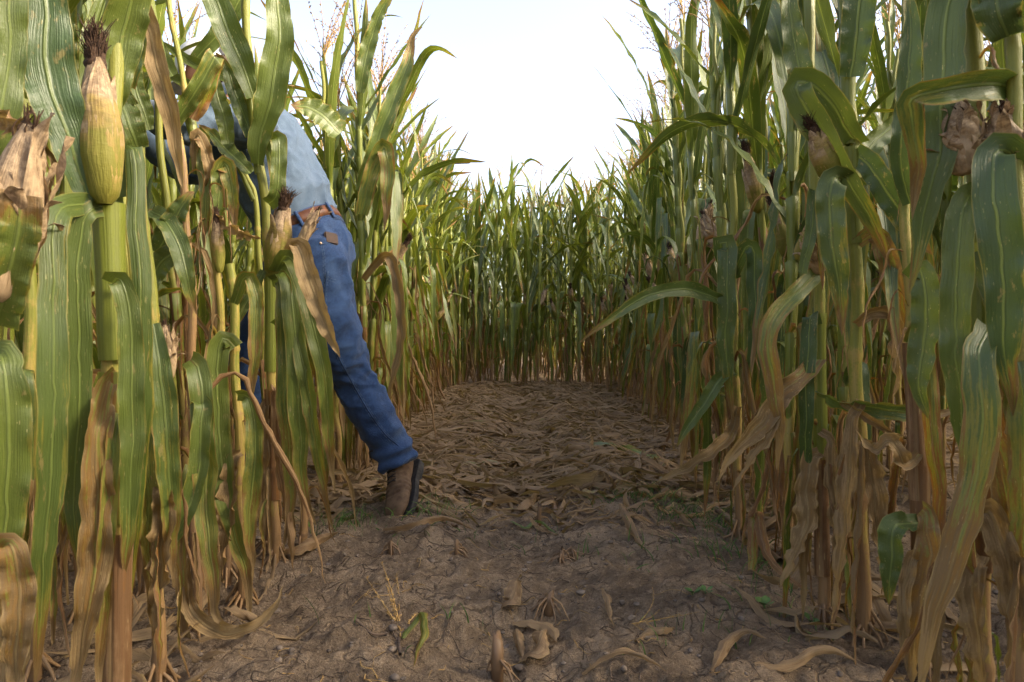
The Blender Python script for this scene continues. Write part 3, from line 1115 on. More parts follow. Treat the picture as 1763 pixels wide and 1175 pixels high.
hleaf(r, [(192, 486, .975), (205, 480, .965), (219, 530, .965), (224, 680, .97), (222, 850, .98), (212, 1010, .99)], .034, (.12, .25), .3, (10, -5), .3, base=.8)
hleaf(r, [(196, 640, .985), (178, 680, .97), (168, 820, .96), (160, 960, .96), (140, 1100, .95), (120, 1230, .95)], .042, (.60, .78), .35, (-20, 30), .3, ruf=.22)
hleaf(r, [(200, 700, .99), (196, 740, .975), (186, 880, .97), (176, 1010, .975), (172, 1240, .98)], .030, (.44, .72), .7, (10, -20), .2, ruf=.15)
hleaf(r, [(190, 180, 1.03), (215, 40, 1.02), (245, -80, 1.0), (300, -200, .98)], .055, (.1, .2), .25, (0, 20), .4)
top_leaves(r, axis_x(205, 1.03), 1.03, 2.3, 1.35, .35)

# ---- plant at the left picture edge with the frayed ear
Y = .86
r = hroot(-14, Y, 'near plant at the left edge bearing an opened ear with frayed straw husk')
hstalk(r, [(-6, 1480, Y), (-10, 900, Y), (-16, 520, Y), (-20, 0, Y), (-20, -900, Y)], .014, .0095)
hear(r, (-8, 520, .82), (40, 212, .80), .033, 'open', 3, .6, 'opened ear with frayed papery straw husk')
hleaf(r, [(-8, 560, .83), (10, 470, .80), (34, 380, .79), (40, 330, .79)], .05, (.2, .3), .5, (10, 0), .1, base=1.0, tip=False)
hleaf(r, [(-2, 612, .85), (8, 618, .83), (16, 680, .825), (20, 820, .83), (14, 960, .84), (8, 1100, .85)], .045, (.10, .35), .25, (0, 10), .2, base=.9)
hleaf(r, [(0, 945, .84), (15, 940, .82), (26, 1000, .82), (32, 1090, .82), (20, 1220, .83)], .038, (.62, .8), .4, (0, 25), .2, ruf=.2)
hleaf(r, [(0, 930, .86), (-4, 1000, .855), (4, 1150, .85), (2, 1300, .85)], .04, (.8, .95), .5, (0, 35), .2, ruf=.2)
hleaf(r, [(-16, 300, .86), (0, 190, .85), (12, 70, .85), (18, -60, .85), (14, -200, .86)], .042, (.05, .2), .2, (5, 5), .7)
hleaf(r, [(-10, 200, .84), (30, 208, .83), (70, 220, .85)], .03, (.85, .95), .5, (10, 60), .2, ruf=.25)
top_leaves(r, axis_x(-20, Y), Y, 2.25, 1.25, .3)

# ---- plant in front of the man carrying the slim ear
Y = 1.95
r = hroot(470, Y, 'stalk in front of the jeans with a yellow ear and long drooping green leaves')
hstalk(r, [(474, 975, Y), (470, 800, Y), (468, 560, Y), (462, 420, Y), (448, 290, Y), (434, 165, Y), (420, -60, Y), (410, -330, Y)], .0155, .0095)
hsheath(r, (467, 640, Y), (468, 478, Y), .019, .12, .1, 2.8)
hsheath(r, (472, 860, Y), (468, 670, Y), .0185, .75, .1, 1.2)
hsheath(r, (447, 300, Y), (434, 170, Y), .0145, .1, .1, 2.)
hear(r, (468, 472, 1.92), (499, 350, 1.90), .033, 'mid', 1, 2.0, 'slim yellow ear with tan husk and dark silk tip')
hear(r, (512, 430, 1.90), (547, 362, 1.89), .014, 'open', 2, .3, 'small dry tan ear')
hleaf(r, [(436, 168, 1.93), (415, 110, 1.90), (385, 40, 1.87), (345, -50, 1.85), (290, -170, 1.85)], .078, (.04, .12), .35, (15, -5), .25, base=.6)
hleaf(r, [(434, 165, 1.95), (412, 146, 1.95), (378, 128, 1.96), (330, 104, 1.98), (250, 60, 2.0)], .038, (.06, .18), .4, (25, 10), .3, base=.6)
hleaf(r, [(446, 285, 1.92), (452, 225, 1.90), (468, 160, 1.88), (478, 70, 1.87), (474, -20, 1.86), (470, -120, 1.86)], .082, (.08, .18), .3, (-30, 35), .35, base=.5)
hleaf(r, [(462, 350, 1.93), (478, 330, 1.91), (481, 262, 1.905), (478, 238, 1.91), (470, 260, 1.93), (472, 340, 1.94)], .045, (.12, .25), .2, (10, 0), .2, base=.9)
hleaf(r, [(468, 470, 1.92), (482, 468, 1.89), (498, 500, 1.87), (510, 600, 1.87), (516, 740, 1.88), (524, 850, 1.90), (545, 905, 1.91)], .062, (.10, .42), .3, (-12, 12), .25, base=.75)
hleaf(r, [(472, 468, 1.90), (492, 440, 1.87), (515, 480, 1.85), (545, 580, 1.84), (562, 680, 1.85), (568, 770, 1.87), (580, 852, 1.89)], .050, (.10, .52), .3, (0, 20), .15, base=.8)
hleaf(r, [(466, 482, 1.92), (486, 490, 1.88), (490, 600, 1.88), (492, 720, 1.89), (500, 850, 1.91), (486, 950, 1.92)], .052, (.16, .46), .35, (15, -15), .25, base=.8)
hleaf(r, [(470, 560, 1.91), (500, 545, 1.88), (520, 620, 1.87), (545, 760, 1.88), (560, 840, 1.9), (575, 920, 1.91)], .045, (.25, .62), .4, (0, 40), .2)
hleaf(r, [(500, 430, 1.87), (512, 420, 1.84), (528, 470, 1.83), (552, 540, 1.82), (572, 585, 1.82), (586, 616, 1.83)], .062, (.86, .98), .55, (-10, 25), .2, ruf=.15, label='withered tan leaf hanging in front of the thigh')
hleaf(r, [(470, 672, 1.93), (476, 668, 1.91), (481, 740, 1.90), (488, 830, 1.90), (498, 930, 1.91), (506, 985, 1.92)], .050, (.85, .95), .6, (-10, 40), .2, ruf=.2)
hleaf(r, [(466, 690, 1.95), (455, 720, 1.93), (448, 850, 1.93), (455, 940, 1.94)], .045, (.78, .95), .6, (20, -30), .2, ruf=.2)
hleaf(r, [(455, 465, 1.94), (438, 500, 1.93), (415, 540, 1.92), (392, 580, 1.92)], .035, (.15, .45), .5, (20, 0), .5)
top_leaves(r, axis_x(415, Y), Y, 2.2, 1.6, .3)
low_leaves(r, .4, 3, .3)

# ---- two stalks pushed over by the man's arm
Y = 2.0
r = hroot(455, Y, 'thin leaning stalk pushed aside by the man, its two leaves standing like a fork')
hstalk(r, [(462, 950, 2.02), (458, 700, 2.02), (450, 480, Y), (438, 345, Y), (426, 310, Y), (394, 246, Y)], .011, .007)
hsheath(r, (438, 345, Y), (394, 246, Y), .0095, .15, .1, 1.)
hleaf(r, [(394, 246, 1.96), (386, 205, 1.95), (372, 160, 1.94), (366, 112, 1.93)], .050, (.03, .14), .3, (0, 10), .3, base=.7)
hleaf(r, [(432, 238, 1.96), (420, 200, 1.95), (404, 160, 1.93), (388, 112, 1.92), (372, 90, 1.92)], .046, (.05, .15), .3, (10, -10), .35, base=.7)
hleaf(r, [(430, 300, 1.98), (405, 270, 1.98), (375, 240, 2.0), (340, 215, 2.02)], .05, (.1, .3), .4, (20, 30), .3)
low_leaves(r, .6, 4, .3)

r = hroot(372, 1.8, 'thin stalk with a broken leaf folded into a V in front of the shirt sleeve')
hstalk(r, [(392, 1010, 1.82), (385, 700, 1.82), (374, 470, 1.8), (356, 330, 1.8), (330, 215, 1.8), (300, 60, 1.8), (280, -120, 1.8)], .0115, .006, .12)
hsheath(r, (356, 330, 1.8), (326, 200, 1.8), .0125, .3, .1, 1.)
hleaf(r, [(302, 212, 1.76), (318, 182, 1.75), (346, 138, 1.74), (372, 100, 1.74), (366, 120, 1.75), (348, 170, 1.76), (330, 205, 1.77)], .05, (.22, .34), .35, (12, -12), .15, base=.6, tip=False)
hleaf(r, [(375, 360, 1.78), (379, 295, 1.77), (388, 284, 1.77), (399, 330, 1.78), (409, 400, 1.8)], .045, (.2, .5), .3, (0, 30), .2, base=.8)
hleaf(r, [(366, 372, 1.78), (390, 385, 1.77), (420, 402, 1.77), (452, 412, 1.8)], .038, (.88, .98), .5, (20, 60), .2, ruf=.2)
hleaf(r, [(355, 335, 1.79), (362, 300, 1.78), (350, 250, 1.77), (338, 236, 1.77), (330, 300, 1.78)], .04, (.75, .85), .5, (0, 30), .2, ruf=.2)
hleaf(r, [(338, 300, 1.80), (345, 240, 1.79), (350, 236, 1.78), (356, 320, 1.78), (352, 430, 1.79)], .035, (.2, .4), .3, (0, 20), .2, base=.8)
hear(r, (378, 470, 1.78), (374, 372, 1.78), .016, 'green', 2, 0)
low_leaves(r, .7, 6, .3)
top_leaves(r, axis_x(285, 1.8), 1.8, 2.1, 1.62, .3)

r = hroot(322, 1.45, 'dried stalk with one long straw coloured leaf running down from the picture top')
hstalk(r, [(338, 1105, 1.48), (334, 800, 1.48), (328, 500, 1.46), (318, 330, 1.45), (300, 210, 1.45), (262, 40, 1.45), (215, -150, 1.45)], .011, .006, .35)
hleaf(r, [(222, -60, 1.42), (245, 20, 1.41), (268, 90, 1.40), (284, 160, 1.40), (300, 220, 1.41), (312, 290, 1.42), (318, 325, 1.42)], .048, (.84, .92), .5, (0, 15), .2, base=.7, ruf=.08)
hleaf(r, [(262, 362, 1.47), (285, 378, 1.44), (308, 420, 1.43), (325, 480, 1.43), (340, 545, 1.45)], .046, (.05, .2), .35, (-20, 15), .2, base=.7)
hleaf(r, [(270, 430, 1.47), (292, 395, 1.45), (322, 345, 1.44), (336, 330, 1.45)], .05, (.1, .2), .3, (0, -20), .6)
hleaf(r, [(255, 500, 1.46), (272, 455, 1.45), (300, 430, 1.44), (335, 405, 1.45)], .05, (.1, .2), .3, (10, -10), .7)
hleaf(r, [(332, 690, 1.46), (350, 695, 1.43), (345, 770, 1.42), (322, 880, 1.41), (288, 950, 1.42), (252, 1005, 1.44)], .046, (.18, .28), .6, (-15, 40), .5, base=.7)
hleaf(r, [(330, 620, 1.46), (342, 640, 1.44), (352, 740, 1.43), (352, 860, 1.42), (370, 980, 1.41), (376, 1060, 1.4), (410, 1080, 1.39)], .05, (.22, .66), .35, (0, 30), .2, base=.8)
hear(r, (288, 655, 1.43), (276, 560, 1.42), .021, 'open', 3, 1.0, 'small bleached dry ear')
hleaf(r, [(325, 960, 1.45), (322, 1030, 1.42), (345, 1070, 1.40), (390, 1088, 1.39), (440, 1078, 1.385), (478, 1040, 1.40), (490, 1008, 1.42)], .04, (.74, .95), .7, (20, -30), .2, ruf=.25, label='brown curled leaf bent along the ground')
hleaf(r, [(326, 800, 1.45), (318, 850, 1.43), (315, 980, 1.42), (330, 1120, 1.42), (350, 1150, 1.41)], .035, (.4, .85), .5, (0, 50), .2, ruf=.2)
low_leaves(r, .5, 5, .3)
top_leaves(r, axis_x(215, 1.45), 1.45, 2.0, 1.25, .3)

Y = 1.25
r = hroot(262, Y, 'slender near stalk between the big eared plant and the straw coloured one')
hstalk(r, [(272, 1190, Y), (268, 900, Y), (262, 600, Y), (250, 420, Y), (232, 200, Y), (215, 0, Y), (205, -400, Y)], .0125, .0095)
hleaf(r, [(262, 560, 1.22), (272, 640, 1.20), (285, 740, 1.2), (292, 880, 1.21), (300, 1000, 1.22)], .05, (.12, .35), .4, (10, -20), .3)
hleaf(r, [(232, 200, 1.22), (206, 165, 1.20), (198, 100, 1.19), (205, 45, 1.19), (222, 58, 1.2), (226, 130, 1.21), (214, 200, 1.22)], .055, (.08, .2), .25, (0, 10), .7, base=.7)
hleaf(r, [(236, 260, 1.22), (222, 225, 1.20), (210, 180, 1.2), (196, 155, 1.2), (180, 180, 1.21)], .05, (.08, .2), .25, (0, 10), .7, base=.7)
hleaf(r, [(264, 640, 1.23), (250, 700, 1.21), (252, 850, 1.21), (262, 1000, 1.22), (262, 1120, 1.22)], .045, (.3, .7), .5, (10, -40), .3, ruf=.2)
hleaf(r, [(270, 800, 1.24), (282, 840, 1.22), (280, 960, 1.21), (270, 1120, 1.22)], .05, (.8, .95), .6, (0, 60), .3, ruf=.25)
hleaf(r, [(256, 228, 1.23), (247, 190, 1.22), (238, 145, 1.22), (240, 106, 1.23)], .034, (.1, .2), .35, (10, 0), .4, base=.5)
top_leaves(r, axis_x(205, Y), Y, 2.2, 1.2, .35)
low_leaves(r, .45, 5, .3)

Y = 1.65
r = hroot(415, Y, 'near stalk low at left with rusty brown leaves reaching the soil beside the curled leaf')
hstalk(r, [(418, 1045, Y), (412, 800, Y), (405, 600, Y), (400, 500, Y), (396, 455, Y)], .0125, .0105)
hleaf(r, [(404, 600, 1.62), (384, 585, 1.60), (375, 640, 1.6), (380, 780, 1.6), (400, 900, 1.6), (425, 1010, 1.6), (430, 1075, 1.59)], .055, (.14, .5), .3, (0, 20), .25, base=.8)
hleaf(r, [(408, 680, 1.62), (430, 690, 1.60), (440, 780, 1.6), (430, 900, 1.6), (432, 1010, 1.61)], .045, (.2, .55), .4, (20, -20), .25)
hleaf(r, [(400, 520, 1.62), (420, 480, 1.6), (436, 490, 1.6), (440, 600, 1.6), (428, 720, 1.61)], .036, (.3, .7), .4, (0, 20), .25)
hleaf(r, [(412, 780, 1.63), (398, 800, 1.61), (395, 900, 1.6), (380, 1000, 1.6)], .05, (.8, .95), .7, (0, 60), .25, ruf=.25)
low_leaves(r, .55, 5, .3)

# ---- right side
Y = 1.02
r = hroot(1668, Y, 'thick near stalk at right with pale opened ears and a leaf folded level')
hstalk(r, [(1690, 1330, Y), (1688, 1000, Y), (1690, 700, Y), (1690, 400, Y), (1678, 180, Y), (1668, -100, Y), (1660, -700, Y)], .0165, .010)
hsheath(r, (1690, 700, Y), (1692, 420, Y), .0205, .15, .4, 1.2)
hsheath(r, (1688, 980, Y), (1690, 700, Y), .020, .7, .4, 2.0)
hear(r, (1664, 300, .99), (1636, 180, .97), .026, 'open', 0, .5, 'pale opened ear with torn papery husk')
hear(r, (1752, 345, .99), (1708, 195, .96), .030, 'open', 2, .2, 'tan opened ear at the right edge')
hleaf(r, [(1668, -120, 1.02), (1645, -60, .99), (1632, 60, .98), (1622, 180, .98), (1604, 320, .985), (1585, 430, 1.0), (1566, 505, 1.01)], .054, (0, .10), .22, (8, -10), .85, base=.85, ruf=.15)
hleaf(r, [(1800, 155, 1.0), (1740, 146, .96), (1680, 148, .94), (1620, 155, .935), (1572, 166, .94), (1568, 200, .95), (1580, 300, .965), (1575, 380, .98)], .050, (.12, .45), .75, (-12, 8), .55, base=.9)
hleaf(r, [(1765, 300, .96), (1742, 258, .93), (1716, 262, .915), (1716, 330, .905), (1728, 450, .9), (1736, 580, .905), (1742, 720, .92)], .052, (.05, .12), .30, (4, -10), .75, base=.85, ruf=.15)
hleaf(r, [(1690, 330, 1.0), (1668, 345, .96), (1655, 420, .95), (1648, 560, .95), (1650, 700, .955), (1672, 860, .97)], .042, (.06, .16), .3, (0, 14), .75, base=.85)
hleaf(r, [(1705, 560, .95), (1692, 620, .91), (1690, 740, .90), (1672, 850, .90), (1640, 960, .90), (1606, 1080, .9), (1584, 1230, .91)], .042, (.16, .92), .3, (-10, 45), .4, base=.85, ruf=.12, dry=False)
hleaf(r, [(1690, 900, .98), (1700, 880, .95), (1722, 930, .94), (1745, 1030, .94), (1765, 1150, .95)], .045, (.76, .9), .5, (0, 25), .4, ruf=.2)
hleaf(r, [(1690, 430, 1.0), (1735, 540, .97), (1752, 640, .95), (1758, 760, .95), (1745, 880, .96)], .045, (.1, .5), .3, (10, 0), .6)
hleaf(r, [(1690, 760, 1.0), (1715, 760, .98), (1735, 860, .97), (1752, 1000, .98)], .04, (.5, .75), .5, (0, 30), .4, ruf=.15)
hleaf(r, [(1690, 960, 1.0), (1672, 1000, .98), (1690, 1120, .97), (1700, 1220, .98)], .04, (.8, .95), .6, (0, 50), .4, ruf=.2)
hleaf(r, [(1735, 60, .93), (1720, 20, .92), (1715, -60, .92), (1730, -180, .92)], .06, (.05, .15), .3, (0, 10), .6)
top_leaves(r, axis_x(1660, Y), Y, 2.3, 1.3, .7)
low_leaves(r, .4, 4, .5)

Y = .95
r = hroot(1745, Y, 'slim plant at the right picture edge with a bright green bare stem')
hstalk(r, [(1752, 1385, Y), (1755, 900, Y), (1756, 600, Y), (1752, 300, Y), (1738, 40, Y), (1728, -300, Y)], .0115, .009)
hleaf(r, [(1740, 60, .93), (1728, 0, .92), (1735, -90, .92), (1760, -220, .92)], .06, (.03, .12), .35, (0, 0), .6)
hleaf(r, [(1752, 620, .94), (1758, 660, .92), (1762, 800, .92), (1760, 960, .93), (1766, 1100, .94)], .04, (.4, .7), .4, (0, 20), .5)
low_leaves(r, .45, 4, .5)
top_leaves(r, axis_x(1728, Y), Y, 2.1, 1.2, .7)

Y = 1.5
r = hroot(1470, Y, 'right hand stalk whose ear leans out left with a dark silk tip')
hstalk(r, [(1486, 1095, Y), (1482, 850, Y), (1474, 600, Y), (1474, 420, Y), (1468, 250, Y), (1462, 130, Y), (1452, -60, Y), (1450, -400, Y)], .0155, .0095)
hsheath(r, (1473, 420, Y), (1465, 255, Y), .0165, .15, .5, 1.)
hsheath(r, (1462, 250, Y), (1460, 132, Y), .0145, .15, .5, 1.)
hear(r, (1442, 318, 1.45), (1388, 222, 1.42), .026, 'mid', 2, 1.2, 'tan ear leaning left with a dark silk tip')
hleaf(r, [(1462, 132, 1.48), (1472, 60, 1.46), (1490, -30, 1.45), (1512, -130, 1.45)], .068, (0, .08), .35, (10, -5), .9, base=.7)
hleaf(r, [(1478, 250, 1.5), (1440, 190, 1.44), (1400, 150, 1.42), (1372, 145, 1.41), (1380, 175, 1.41), (1425, 250, 1.42), (1470, 330, 1.43), (1510, 400, 1.44), (1535, 465, 1.45)], .062, (.08, .3), .3, (0, 15), .85, base=.7)
hleaf(r, [(1470, 330, 1.46), (1445, 306, 1.42), (1432, 330, 1.41), (1436, 420, 1.41), (1446, 500, 1.42), (1452, 580, 1.43)], .056, (.1, .34), .25, (5, -10), .7, base=.9)
hleaf(r, [(1470, 262, 1.49), (1500, 290, 1.47), (1535, 340, 1.46), (1575, 400, 1.46), (1600, 440, 1.46)], .06, (.05, .2), .35, (-10, 20), .85, base=.7)
hleaf(r, [(1474, 320, 1.5), (1500, 250, 1.52), (1545, 210, 1.54), (1600, 170, 1.56)], .05, (.05, .2), .4, (20, 0), .6)
hleaf(r, [(1476, 420, 1.49), (1505, 400, 1.47), (1530, 450, 1.46), (1548, 540, 1.46), (1556, 600, 1.47)], .048, (.46, .62), .35, (0, 25), .4)
hleaf(r, [(1474, 560, 1.47), (1495, 545, 1.45), (1530, 538, 1.44), (1545, 560, 1.44), (1550, 640, 1.45), (1540, 690, 1.46)], .035, (.7, .9), .5, (0, 60), .4, ruf=.2)
hleaf(r, [(1480, 690, 1.47), (1470, 720, 1.45), (1462, 820, 1.44), (1450, 920, 1.43), (1444, 1010, 1.43), (1430, 1075, 1.44)], .04, (.72, .9), .5, (0, 60), .4, ruf=.2)
hleaf(r, [(1480, 760, 1.48), (1500, 790, 1.46), (1510, 900, 1.45), (1515, 1000, 1.46)], .045, (.7, .9), .5, (0, -50), .4, ruf=.2)
hleaf(r, [(1384, 470, 1.45), (1402, 395, 1.44), (1408, 330, 1.44), (1416, 400, 1.44), (1418, 500, 1.45)], .03, (.1, .3), .3, (0, 0), .8)
top_leaves(r, axis_x(1450, Y), Y, 2.35, 1.45, .8)
low_leaves(r, .5, 5, .5)

Y = 1.55
r = hroot(1412, Y, 'right stalk where a twisted green leaf runs level across its neighbours')
hstalk(r, [(1418, 1080, Y), (1414, 850, Y), (1408, 650, Y), (1408, 450, Y), (1398, 250, Y), (1392, 0, Y), (1392, -300, Y)], .0135, .0095)
hsheath(r, (1413, 780, Y), (1408, 540, Y), .016, .2, .3, 1.)
hsheath(r, (1416, 990, Y), (1413, 790, Y), .0165, .85, .3, 1.)
hleaf(r, [(1404, 672, 1.52), (1424, 680, 1.49), (1446, 694, 1.48), (1480, 698, 1.47), (1540, 708, 1.46), (1600, 712, 1.46), (1645, 705, 1.47)], .046, (.12, .34), .5, (75, -25), .6, base=.55)
hleaf(r, [(1448, 690, 1.47), (1480, 712, 1.45), (1520, 735, 1.44), (1562, 752, 1.44)], .02, (.6, .9), .6, (0, 60), .5)
hleaf(r, [(1406, 620, 1.52), (1380, 650, 1.48), (1338, 690, 1.46), (1296, 745, 1.44), (1258, 785, 1.43), (1225, 835, 1.43)], .046, (.52, .9), .45, (10, -40), .4, ruf=.15, base=.8)
hleaf(r, [(1390, 650, 1.50), (1350, 690, 1.46), (1318, 760, 1.44), (1290, 800, 1.44), (1262, 850, 1.44)], .038, (.66, .95), .6, (0, 60), .4, ruf=.2)
hleaf(r, [(1408, 470, 1.5), (1370, 505, 1.46), (1335, 545, 1.44), (1322, 590, 1.43), (1332, 660, 1.43), (1342, 740, 1.44), (1340, 810, 1.45)], .042, (.28, .82), .35, (-10, 25), .3, base=.8)
hleaf(r, [(1404, 560, 1.52), (1396, 545, 1.5), (1390, 640, 1.49), (1384, 800, 1.5), (1382, 900, 1.51)], .036, (.05, .15), .3, (0, 10), .8, base=.8)
hleaf(r, [(1412, 780, 1.52), (1396, 800, 1.50), (1388, 900, 1.49), (1360, 970, 1.48), (1345, 1010, 1.48)], .05, (.76, .9), .5, (0, 40), .4, ruf=.25, base=.6)
hleaf(r, [(1412, 740, 1.52), (1430, 760, 1.5), (1440, 860, 1.49), (1450, 960, 1.49), (1446, 1040, 1.5)], .035, (.8, .95), .6, (10, 60), .4, ruf=.25)
hleaf(r, [(1395, 230, 1.53), (1380, 150, 1.5), (1365, 50, 1.49), (1360, -60, 1.49)], .055, (0, .1), .3, (0, 20), .9, base=.6)
hear(r, (1412, 470, 1.5), (1385, 400, 1.47), .022, 'open', 3, .4)
top_leaves(r, axis_x(1392, Y), Y, 2.25, 1.4, .8)
low_leaves(r, .5, 5, .5)

Y = 1.35
r = hroot(1578, Y, 'bleached straw coloured lower stalk between the two thick ones at right')
hstalk(r, [(1590, 1145, Y), (1584, 900, Y), (1572, 640, Y), (1562, 430, Y), (1560, 345, Y), (1562, 100, Y), (1556, -200, Y)], .0145, .006, .15)
hsheath(r, (1582, 860, Y), (1572, 590, Y), .0175, .8, .3, 1.)
hsheath(r, (1588, 1100, Y), (1583, 800, Y), .018, .75, .3, 2.)
hleaf(r, [(1572, 590, 1.33), (1590, 560, 1.31), (1600, 640, 1.3), (1605, 760, 1.3), (1612, 880, 1.31), (1610, 1000, 1.32)], .036, (.42, .7), .5, (0, 20), .4, base=.8)
hleaf(r, [(1564, 350, 1.33), (1548, 260, 1.30), (1562, 160, 1.29), (1570, 60, 1.29), (1560, -60, 1.3)], .045, (.02, .12), .4, (0, 20), .9, base=.7)
hleaf(r, [(1566, 480, 1.33), (1590, 470, 1.31), (1600, 560, 1.3), (1585, 660, 1.3), (1600, 720, 1.3)], .055, (.03, .12), .3, (0, 15), .95, base=.7)
hleaf(r, [(1580, 780, 1.32), (1560, 800, 1.30), (1530, 760, 1.3), (1500, 780, 1.31), (1470, 740, 1.32)], .035, (.75, .9), .5, (0, 60), .4, ruf=.2)
hleaf(r, [(1586, 880, 1.33), (1600, 900, 1.31), (1596, 1000, 1.3), (1575, 1100, 1.3), (1568, 1180, 1.31)], .055, (.7, .85), .4, (0, 30), .4, ruf=.2)
hleaf(r, [(1586, 960, 1.33), (1566, 970, 1.31), (1556, 1060, 1.3), (1560, 1160, 1.31)], .03, (.85, .95), .5, (0, 30), .4, ruf=.2)
hleaf(r, [(1588, 900, 1.34), (1560, 905, 1.33), (1540, 915, 1.32), (1536, 960, 1.32), (1528, 1040, 1.33)], .05, (0.0, .1), .5, (20, 0), .8)
top_leaves(r, axis_x(1556, Y), Y, 2.3, 1.2, .75)
low_leaves(r, .45, 5, .5)

Y = 2.2
r = hroot(1262, Y, 'right row stalk sending one long arching leaf out over the path')
hstalk(r, [(1272, 930, Y), (1268, 700, Y), (1262, 500, Y), (1262, 320, Y), (1255, 50, Y), (1250, -120, Y)], .0135, .0095)
hleaf(r, [(1264, 545, 2.17), (1235, 518, 2.12), (1190, 500, 2.07), (1140, 503, 2.03), (1085, 525, 2.0), (1040, 558, 1.98), (995, 592, 1.98)], .048, (.04, .22), .45, (25, -20), .5, base=.6)
hleaf(r, [(1262, 480, 2.16), (1240, 422, 2.12), (1252, 425, 2.11), (1250, 520, 2.11), (1252, 640, 2.13), (1262, 720, 2.14)], .062, (.06, .2), .2, (0, 10), .6, base=.9)
hleaf(r, [(1264, 470, 2.15), (1285, 424, 2.11), (1300, 445, 2.1), (1300, 560, 2.11), (1290, 680, 2.13)], .05, (.05, .15), .4, (0, 10), .8, base=.9)
hleaf(r, [(1266, 640, 2.17), (1240, 650, 2.14), (1215, 690, 2.12), (1180, 740, 2.11), (1165, 770, 2.11)], .05, (.05, .15), .6, (15, 0), .8)
hleaf(r, [(1270, 700, 2.18), (1262, 740, 2.16), (1235, 770, 2.12), (1180, 810, 2.08), (1130, 830, 2.06)], .045, (.8, .9), .6, (0, 30), .4, ruf=.15)
top_leaves(r, axis_x(1250, Y), Y, 2.3, 1.25, .75)
low_leaves(r, .6, 7, .5)

Y = 3.1
r = hroot(640, Y, 'left row plant whose tall leaf ends in a yellow crook against the sky')
hstalk(r, [(632, 820, Y), (628, 600, Y), (622, 380, Y), (618, 200, Y), (612, 20, Y), (610, -90, Y)], .013, .0095)
hleaf(r, [(620, 330, 3.05), (634, 290, 3.03), (662, 210, 3.01), (690, 140, 3.0), (703, 100, 3.0), (710, 62, 3.0), (728, 44, 3.0)], .085, (.04, .34), .4, (10, -10), .2, base=.6)
hleaf(r, [(585, 230, 2.75), (540, 190, 2.70), (500, 180, 2.66)], .10, (.2, .3), .2, (35, 20), .3, base=1.0)
hleaf(r, [(622, 370, 3.05), (650, 270, 3.0), (665, 255, 3.0), (668, 320, 3.0), (662, 400, 3.02)], .075, (.3, .45), .3, (0, 15), .3, base=.8)
hleaf(r, [(626, 480, 3.05), (668, 440, 2.98), (690, 520, 2.96), (690, 600, 2.96), (672, 670, 2.97), (662, 720, 3.0)], .05, (.84, .95), .5, (0, 40), .2, ruf=.12)
hleaf(r, [(618, 160, 3.05), (640, 60, 3.02), (660, 10, 3.0), (690, -30, 2.98)], .07, (.1, .3), .3, (0, 10), .2)
top_leaves(r, axis_x(614, Y), Y, 1.9, .9, .15)
low_leaves(r, .9, 8, .2)

# more leaning stalks of the broken-through front row, left of the man
for (px, Y, lean_px, lab) in ((60, 1.30, -25, 'half hidden stalk behind the frayed ear at the left edge'),
                              (140, 1.5, -40, 'half hidden stalk just behind the big eared plant'),
                              (250, 1.72, -60, 'half hidden leaning stalk between the big ear and the man'),
                              (330, 2.05, -70, 'half hidden leaning stalk under the sleeve of the man'),
                              (520, 2.05, -30, 'short broken stalk close behind the long drooping leaves at the jeans')):
    r = hroot(px, Y, lab)
    base_py = HOR + FPX * CAM_H / Y
    hstalk(r, [(px, base_py + 8, Y), (px + lean_px * .3, 600, Y), (px + lean_px * .7, 300, Y), (px + lean_px * 1.2, -120, Y)] if px != 520 else
           [(px, base_py + 8, Y), (px + 4, 800, Y), (px - 2, 640, Y), (px - 8, 560, Y)], .0125, .0095)
    low_leaves(r, .8 if px != 520 else .33, 8 if px != 520 else 3, .25)
    if px != 520:
        top_leaves(r, axis_x(px + lean_px, Y), Y, 2.2, .95 if px < 200 else 1.6, .3)
    if px == 330:
        hleaf(r, [(300, 130, 1.9), (250, 60, 1.9), (190, -10, 1.9), (130, -70, 1.9)], .06, (.05, .2), .35, (10, -10), .3)
        hleaf(r, [(330, 110, 2.0), (380, 50, 2.0), (420, -10, 2.0), (450, -80, 2.0)], .055, (.05, .2), .35, (10, -10), .3)
    if px == 140:
        hleaf(r, [(125, 190, 1.45), (110, 110, 1.45), (110, 40, 1.45), (130, -40, 1.45)], .055, (.1, .25), .3, (10, -10), .3)
# ------------------------------------------------------------------ the man stepping into the maize
def loft(pts, radii, lat=(0, 1, 0), n=None, nc=28):
    """closed volume along pts; radii (a across, b along lat) per point"""
    P = np.array([tuple(p) for p in pts], float)
    RR = np.array(radii, float)
    n = n or 10 * len(P)
    Q = catmull(np.hstack([P, RR]), n)
    P, RR = Q[:, :3], np.maximum(Q[:, 3:], .003)
    T = nrm(np.gradient(P, axis=0))
    L = np.tile(np.array(lat, float), (n, 1))
    L = nrm(L - T * (L * T).sum(-1, keepdims=True))
    A = np.cross(L, T)
    a = np.linspace(0, 2 * np.pi, nc, endpoint=False)
    V = P[:, None] + A[:, None] * (RR[:, 0:1] * np.cos(a))[..., None] + L[:, None] * (RR[:, 1:2] * np.sin(a))[..., None]
    V = V.reshape(-1, 3)
    F = grid_faces(n, nc, True)
    # rounded end caps
    V = np.vstack([V, P[0], P[-1]])
    j = np.arange(0, nc, 2)
    n0, e = n * nc, (n - 1) * nc
    F = np.vstack([F, np.stack([np.full(len(j), n0), (j + 2) % nc, (j + 1) % nc, j], -1),
                   np.stack([np.full(len(j), n0 + 1), e + j, e + (j + 1) % nc, e + (j + 2) % nc], -1)])
    return V, F


